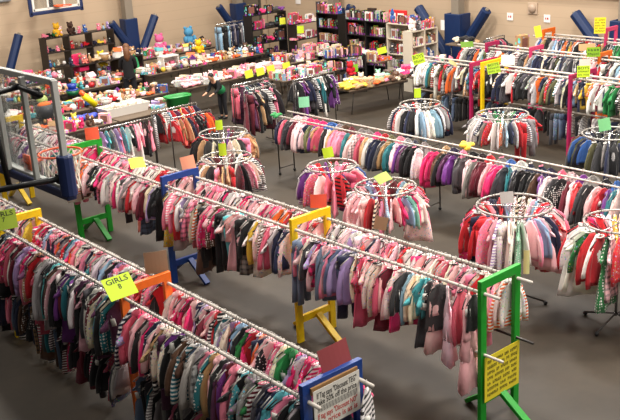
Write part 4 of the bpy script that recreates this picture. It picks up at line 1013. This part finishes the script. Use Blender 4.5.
ring = [rc+Vector((R_*math.cos(2*PI*j/40), R_*math.sin(2*PI*j/40), 0)) for j in range(40)]
rim = MB().tube(ring, .012, 8, close=True).box((.09, 0, .12), (.18, .1, .02)).box((.02, 0, .12), (.02, .16, .16)).build('rim', M_rim, t, True)
net = MB(); NR = 12
def netp(a, k):
    z_ = [0, -.1, -.2, -.3, -.4][k]; r_ = [.228, .2, .18, .165, .17][k]
    return rc+Vector((r_*math.cos(a), r_*math.sin(a), z_))
for j in range(NR):
    for k in range(4):
        a0 = 2*PI*(j+(k % 2)*.5)/NR
        for dd in (-.5, .5):
            a1 = a0+2*PI*dd/NR
            net.tube([netp(a0, k), netp(a1, k+1)], .009, 4)
net.build('net', mat('white_cord', (228, 220, 206), .9), t)
# rear support arms (black steel), reaching back towards the camera side
fr = MB()
a = [Vector((-.1, -.75, .16)), Vector((-.1, .85, .16))]
fr.build if 0 else None
sup = MB()
sup.tube([Vector((-.06, -.86, .12)), Vector((-.42, -.55, .06)), Vector((-1.5, .2, -.1))], .032, 8)
sup.tube([Vector((-.06, -.1, HB-.1)), Vector((-.1, -.82, HB-.12))], .03, 8)
sup.tube([Vector((-.06, -.3, HB-.1)), Vector((-1.5, .2, HB-.3))], .03, 8)
sup.tube([Vector((-.42, -.5, .04)), Vector((-.42, -.3, HB-.1))], .03, 8)
sup.build('support_arm', M_black, t, True)
MB().box((-.05, -.6, HB-.14), (.06, .08, .1)).box((-.05, -.86, .12), (.06, .08, .1)).build('bracket', M_black, t)

# far hoop
t = thing('basketball_goal', 'far basketball backboard with navy border and small orange rim', 'basketball hoop', (12.45, 25.0, 2.44))
MB().box((0, 0, .55), (1.5, .02, 1.05)).build('glass_pane', GLASS, t)
fr = MB(); fr.box((-.78, 0, .5), (.09, .08, 1.15)); fr.box((.78, 0, .5), (.09, .08, 1.15)); fr.box((0, 0, 0), (1.64, .08, .1)); fr.build('navy_padding', M_navy, t, bevel=.02)
fr = MB(); fr.box((-.69, -.01, .55), (.06, .03, 1.0)); fr.box((.69, -.01, .55), (.06, .03, 1.0)); fr.box((0, -.01, .09), (1.4, .03, .06)); fr.box((-.25, -.01, .3), (.05, .03, .4)); fr.box((.25, -.01, .3), (.05, .03, .4)); fr.build('white_border', M_white, t)
ring = [Vector((.23*math.cos(2*PI*j/24), -.42+.23*math.sin(2*PI*j/24), .17)) for j in range(24)]
MB().tube(ring, .014, 6, close=True).box((0, -.12, .15), (.2, .2, .05)).build('rim', M_rim, t, True)
MB().box((0, .5, .5), (.14, 1.1, .14)).box((-.12, .12, .45), (.12, .16, .7)).build('support_arm', M_black, t)

# ------------------------------------------------------------------ people
def skin_mesh(name, verts, edges, radii, m, parent=None, sub=1, root=0):
    me = bpy.data.meshes.new(name); me.from_pydata(verts, edges, []); me.materials.append(m)
    o = bpy.data.objects.new(name, me); C.objects.link(o)
    bm = bmesh.new(); bm.from_mesh(me); ly = bm.verts.layers.skin.verify()
    bm.verts.ensure_lookup_table()
    for i, v in enumerate(bm.verts):
        rr_ = radii[i]; v[ly].radius = rr_ if isinstance(rr_, tuple) else (rr_, rr_)
    bm.verts[root][ly].use_root = True
    bm.to_mesh(me); bm.free()
    md = o.modifiers.new('skin', 'SKIN'); md.use_smooth_shade = True
    s_ = o.modifiers.new('sub', 'SUBSURF'); s_.levels = sub+1; s_.render_levels = sub+1
    if parent is not None: o.parent = parent
    return o
M_skin = mat('skin', (200, 150, 122), .55)
def person(loc, rz, label, bend, scale, top, legs_c, haircol, longhair, hem=None):
    t = thing('person', label, 'person', loc, rz); t.scale = (scale,)*3
    # facing -y locally; torso bends towards -y
    hip = Vector((0, 0, .92)); cb, sb = math.cos(bend), math.sin(bend)
    up = lambda l: hip+Vector((0, -sb*l, cb*l))
    V = [hip, up(.18), up(.36), up(.5), up(.58), up(.66), up(.74)]
    E = [(0, 1), (1, 2), (2, 3), (3, 4), (4, 5), (5, 6)]
    Rr = [(.15, .11), (.125, .1), (.15, .11), (.11, .08), .05, (.075, .085), (.07, .085)]
    sh = up(.48)
    for s in (-1, 1):
        n_ = len(V)
        V += [sh+Vector((s*.17, 0, 0)), sh+Vector((s*.2, -.08, -.24)), sh+Vector((s*.16, -.3, -.33)), sh+Vector((s*.15, -.37, -.35))]
        E += [(3, n_), (n_, n_+1), (n_+1, n_+2), (n_+2, n_+3)]; Rr += [.055, .045, .033, (.03, .02)]
        b_ = len(V)
        for q, (dx, dl) in enumerate(((-.03, .08), (-.01, .1), (.01, .095), (.03, .075))):
            V += [V[n_+3]+Vector((dx, -dl*.6, -.01)), V[n_+3]+Vector((dx*1.1, -dl, -.035))]; E += [(n_+3, b_+2*q), (b_+2*q, b_+2*q+1)]; Rr += [.009, .007]
        V += [V[n_+2]+Vector((-s*.045, -.05, -.02))]; E += [(n_+2, len(V)-1)]; Rr += [.01]
        n_ = len(V)
        V += [Vector((s*.09, 0, .86)), Vector((s*.1, -.03, .48)), Vector((s*.1, .02, .08)), Vector((s*.1, -.1, .04))]
        E += [(0, n_), (n_, n_+1), (n_+1, n_+2), (n_+2, n_+3)]; Rr += [.085, .06, .04, (.04, .03)]
    skin_mesh('body', V, E, Rr, M_skin, t)
    # clothing
    tv = [hip+Vector((0, 0, -.12)), up(.18), up(.36), up(.5)]; te = [(0, 1), (1, 2), (2, 3)]; tr_ = [(.175, .135), (.15, .12), (.17, .13), (.1, .085)]
    for s in (-1, 1):
        n_ = len(tv); tv += [sh+Vector((s*.17, 0, 0)), sh+Vector((s*.2, -.08, -.24)), sh+Vector((s*.165, -.28, -.32))]; te += [(3, n_), (n_, n_+1), (n_+1, n_+2)]; tr_ += [.07, .058, .045]
    skin_mesh('jacket', tv, te, tr_, mat('cloth_%d_%d_%d' % top, top, .9), t)
    if hem:
        skin_mesh('jacket_panel', [hip+Vector((0, 0, -.05)), up(.1), up(.26)], [(0, 1), (1, 2)], [(.2, .17), (.2, .165), (.19, .15)], mat('cloth_%d_%d_%d' % hem, hem, .8), t)
    lv = [hip+Vector((0, 0, .1))]; le = []; lr = [(.16, .125)]
    for s in (-1, 1):
        n_ = len(lv); lv += [Vector((s*.09, 0, .84)), Vector((s*.1, -.03, .48)), Vector((s*.1, .02, .1))]; le += [(0, n_), (n_, n_+1), (n_+1, n_+2)]; lr += [.1, .075, .06]
    skin_mesh('trousers', lv, le, lr, mat('cloth_%d_%d_%d' % legs_c, legs_c, .9), t)
    for s in (-1, 1): MB().ball((s*.1, -.05, .045), (.05, .13, .05), 10, 6).build('shoe', M_blackp, t, True)
    # head features
    hd = up(.72); Rb = Matrix.Rotation(bend*.8, 3, 'X')
    MB().ball(hd+Rb @ Vector((0, 0, .02)), (.085, .1, .12), 14, 10, Rb).build('face', M_skin, t, True); t_ = t
    t = [c for c in t_.children if c.name.startswith('face')][0]
    nz = MB(); nz.ball(hd+Rb @ Vector((0, -.105, 0)), (.014, .018, .022), 6, 4, Rb); nz.build('nose', M_skin, t, True)
    for s in (-1, 1): MB().ball(hd+Rb @ Vector((s*.035, -.09, .03)), (.014, .01, .009), 6, 4, Rb).build('eye', M_blackp, t, True)
    MB().ball(hd+Rb @ Vector((0, -.092, -.045)), (.025, .01, .008), 6, 4, Rb).build('mouth', mat('lips', (160, 80, 76), .5), t, True)
    for s in (-1, 1): MB().ball(hd+Rb @ Vector((s*.087, 0, .01)), (.012, .02, .03), 6, 4, Rb).build('ear', M_skin, t, True)
    t = t_
    hm = mat('hair_%d_%d_%d' % haircol, haircol, .6, 0, .3, 60, .4); hb = MB()
    hb.ball(hd+Rb @ Vector((0, .025, .05)), (.095, .105, .11), 14, 8, Rb)
    if longhair:
        hb.tube([hd+Vector((0, .04, .06)), hd+Vector((0, .1, -.05)), hd+Vector((0, .11, -.2)), hd+Vector((0, .1, -.34))], [.08, .085, .08, .04], 12)
    hb.build('hair', hm, t, True)
    return t
pp = at(221, 119, 0)
person((pp.x+.1, pp.y, 0), -PI/2+.2, 'bending person with black hair in a black jacket with green hem', .7, .74, (20, 22, 26), (18, 18, 24), (20, 16, 16), False, (14, 110, 62))
p = at(126, 49, 1.62)
person((p.x, p.y, 0), 2.6, 'standing person with long brown hair in a black top among toy tables', .12, .98, (18, 17, 20), (24, 24, 30), (110, 68, 38), True)
t = thing('shopping_bag', 'green cloth bag hanging beside the standing person', 'bag', at(136, 72, .75), 0)
MB().loft([[Vector((sx*w, sy*.04, z_)) for sx, sy in ((-1, -1), (1, -1), (1, 1), (-1, 1))] for z_, w in ((0, .12), (.25, .1), (.4, .06))]).build('bag_body', mat('green_bag_cloth', (34, 140, 88), .7), t)
MB().tube([(-.05, 0, .38), (0, 0, .5), (.05, 0, .38)], .01, 6).build('strap', mat('green_bag_cloth', (34, 140, 88)), t, True)

# ------------------------------------------------------------------ signs
LIME = (190, 222, 40)
def sgn(px, py, z, w, h, rgb, label, lines=None, yaw=-.5, tilt=.25, roll=0, cols=None):
    return sign(at(px, py, z), w, h, rgb, label, lines, yaw, tilt, roll, cols)
sgn(119.8, 286.5, 1.7, .31, .24, LIME, 'lime card reading GIRLS 8 on the orange stand', ['GIRLS', '8', ''], yaw=0, tilt=.75)
sgn(3.5, 220, 1.72, .31, .24, (150, 176, 50), 'olive lime GIRLS card cut off at left edge, on yellow stand', ['GIRLS', '7', ''], yaw=-.25, tilt=.2)
sgn(156, 262, 1.72, .24, .24, (150, 122, 96), 'plain brown cardboard sheet standing behind the orange stand', yaw=-.45, tilt=0)
sgn(334.5, 356, 1.74, .33, .2, (128, 48, 52), 'dark red card standing on the blue stand', yaw=.05, tilt=.3)
t = sign((c1(5.0), 4.97, 1.42), .5, .36, (226, 222, 212), 'white discount rules sign on the front of the blue stand',
         ['If Tag says "Discount TEG"', 'take 50% off the price', '//////////////////////////', 'If tag says "Discount NO"', 'the price is as is'], 0, 0, 0, [INK, INK, INK, INKR, INKR])
MB().box((0, .025, .17), (.5, .02, .06)).build('wooden_batten', M_wood, t)
sign(((X2f+X2b)/2-.01, 5.28, .55), .56, .5, (226, 206, 44), 'yellow lettered rules sign between posts of the green stand',
     ['~3,7,3,5', '~6,4,2,4', '~5,2,5,5', '~4,6,3,4', '~2,5,4,3', '~6,3,5', '~7,5,5'], 0, 0, 0)
sgn(137, 163, 1.56, .22, .26, (206, 220, 50), 'lime sheet lying on the middle rack right of far green stand', yaw=-.4, tilt=1.2)
sgn(92, 133.5, 1.72, .22, .2, (234, 92, 60), 'orange-red card above the far green stand', yaw=-.5, tilt=.1)
sgn(188, 163, 1.7, .2, .2, (234, 156, 124), 'peach card above the blue stand of middle rack', yaw=-.4, tilt=.2, roll=-.1)
sgn(219, 125, 1.55, .12, .17, LIME, 'lime card on the upper twin round rack', yaw=-.6, tilt=0)
sgn(222.5, 149.5, 1.5, .12, .2, LIME, 'lime card on the lower twin round rack', yaw=-.7, tilt=0)
sgn(328, 152.5, 1.5, .16, .16, LIME, 'lime card on the small round rack', yaw=-.6, tilt=.1, roll=-.15)
sgn(318.5, 201, 1.72, .2, .17, (240, 92, 66), 'salmon orange card above the yellow stand of middle rack', yaw=-.6, tilt=0, roll=.05)
sgn(383, 178, 1.42, .22, .16, (150, 170, 80), 'olive green card inside the pink round rack ring', yaw=-.2, tilt=1.0, roll=-.2)
sgn(381, 223, 1.12, .17, .19, (170, 138, 106), 'brown cardboard square hanging on pink round rack', yaw=-.8, tilt=-.1, roll=.25)
sgn(507, 197.5, 1.42, .18, .15, (160, 154, 150), 'grey card inside ring of round rack beside green stand', yaw=-.6, tilt=.4)
sgn(526.5, 262, 1.0, .07, .3, (226, 220, 150), 'narrow pale yellow tag hanging under round rack beside green stand', yaw=-.9, tilt=0)
sgn(417.5, 93, 1.52, .13, .18, LIME, 'lime card on the black jacket round rack', yaw=-.7, tilt=0)
sgn(418.5, 59, 1.7, .26, .22, LIME, 'lime BOYS card at the left end of front boys rack', ['BOYS', '~6'], yaw=-.6, tilt=.1, roll=-.2)
sgn(382, 50.5, 1.25, .24, .16, LIME, 'lime card left of the white bookshelf, lower one', yaw=-.6, tilt=.1, roll=-.2)
sgn(402, 36.5, 1.3, .16, .16, LIME, 'lime card on the white bookshelf edge', yaw=-.8, tilt=0)
sgn(376, 28, 1.45, .13, .14, (150, 210, 40), 'small green card on the black bookshelf end', yaw=-.8, tilt=0)
sgn(355, 68, .8, .16, .2, (130, 190, 30), 'small green card standing on yellow toy table', yaw=-.6, tilt=0)
sgn(304, 102, 1.5, .2, .2, (140, 216, 170), 'mint green card on the rack of dark dresses', yaw=-.6, tilt=0)
sgn(604.5, 124.5, 1.5, .19, .2, (130, 208, 140), 'mint green card on the round rack at right edge', yaw=-.7, tilt=.1, roll=-.15)
for k, (a, b) in enumerate(((239, 76.5), (249.5, 74), (258.5, 71.5), (266, 67))):
    q_ = at(a, b, .7)
    sign((q_.x+.05, 19.57, .8), .24, .2, (214, 230, 60), 'lime card on front edge of lime-carded table, %s from left' % ordn(k+1), yaw=-.1, tilt=.1, roll=-.1)
sgn(282.5, 21, 1.5, .18, .2, (220, 226, 60), 'lime yellow card on the black shelf by the door', yaw=-.5, tilt=0)
sgn(300.5, 29.5, 1.35, .2, .22, (200, 226, 40), 'lime card on the shelf of pink goods', yaw=-.5, tilt=0)
sgn(538, 31.5, 1.95, .15, .26, (236, 228, 60), 'yellow card above the orange stand of back boys rack', yaw=-1, tilt=0, roll=-.2)
sgn(600, 25.5, 2.0, .25, .36, (240, 222, 40), 'tall yellow written sign on the pink stand at right', ['~1,4', '~3,3', '~5,3', '~2,4', '~7'], yaw=-.9, tilt=0)
sgn(583.5, 71.5, 1.68, .24, .22, (196, 226, 40), 'lime BOYS card above the front magenta stand', ['BOYS', '~7', '~3,4'], yaw=-.8, tilt=.1)
sgn(585, 64, 1.72, .22, .2, (226, 202, 190), 'pale pink card behind the lime BOYS card', yaw=-.8, tilt=.1)
sgn(493.5, 68, 1.66, .26, .22, (172, 206, 40), 'lime card on the yellow stand of front boys rack', ['BOYS', '~6', '~4,2'], yaw=-.7, tilt=.15, roll=-.15)
sgn(508, 60, 1.75, .28, .2, (232, 230, 205), 'blank cream card right of the lime card, yellow stand', yaw=-.7, tilt=.3, roll=.1)
sgn(593.5, 52, 1.72, .28, .2, (130, 176, 30), 'dark green card on the orange stand, middle boys rack', ['~4', '~6'], yaw=-.8, tilt=.1)
sgn(587, 47, 1.82, .34, .14, (232, 168, 120), 'peach card behind the dark green card', yaw=-.8, tilt=.1)
sgn(467, 44.5, 1.62, .3, .14, (96, 136, 30), 'dark green card on the rack before the middle pad', yaw=-.6, tilt=.5)
sgn(453, 63.5, 1.56, .22, .16, (170, 160, 110), 'khaki folded card on the front boys rack left end', yaw=-.3, tilt=.9, roll=.5)

# ------------------------------------------------------------------ light
w = bpy.data.worlds.new('world'); bpy.context.scene.world = w; w.use_nodes = True
w.node_tree.nodes['Background'].inputs[0].default_value = (1, .95, .9, 1); w.node_tree.nodes['Background'].inputs[1].default_value = .09
def lamp(x, y, z, power, size=1.6):
    ld = bpy.data.lights.new('gym_and_fill_lamp', 'AREA'); ld.shape = 'DISK'; ld.size = size; ld.energy = power; ld.color = (1, .94, .86)
    o = bpy.data.objects.new('gym_and_fill_lamp', ld); C.objects.link(o); o.location = (x, y, z)
for x in (3.5, 8.5, 13.5, 18):
    for y in (4, 10, 16, 22):
        lamp(x, y, 8.5, 150 if x < 5 else (330 if x > 15 or y > 20 else 560))
for x in (3, 8.5, 14):  # added fill row behind the camera, brightens the sides facing it
    lamp(x, -3, 8.0, (240, 480, 420)[int(x/5)], 2.2)
vs = bpy.context.scene.view_settings
vs.view_transform = 'Standard'; vs.look = 'None'; vs.exposure = 0; vs.gamma = 1; vs.use_curve_mapping = False
print('garments', NG[0], 'objects', len(bpy.data.objects))
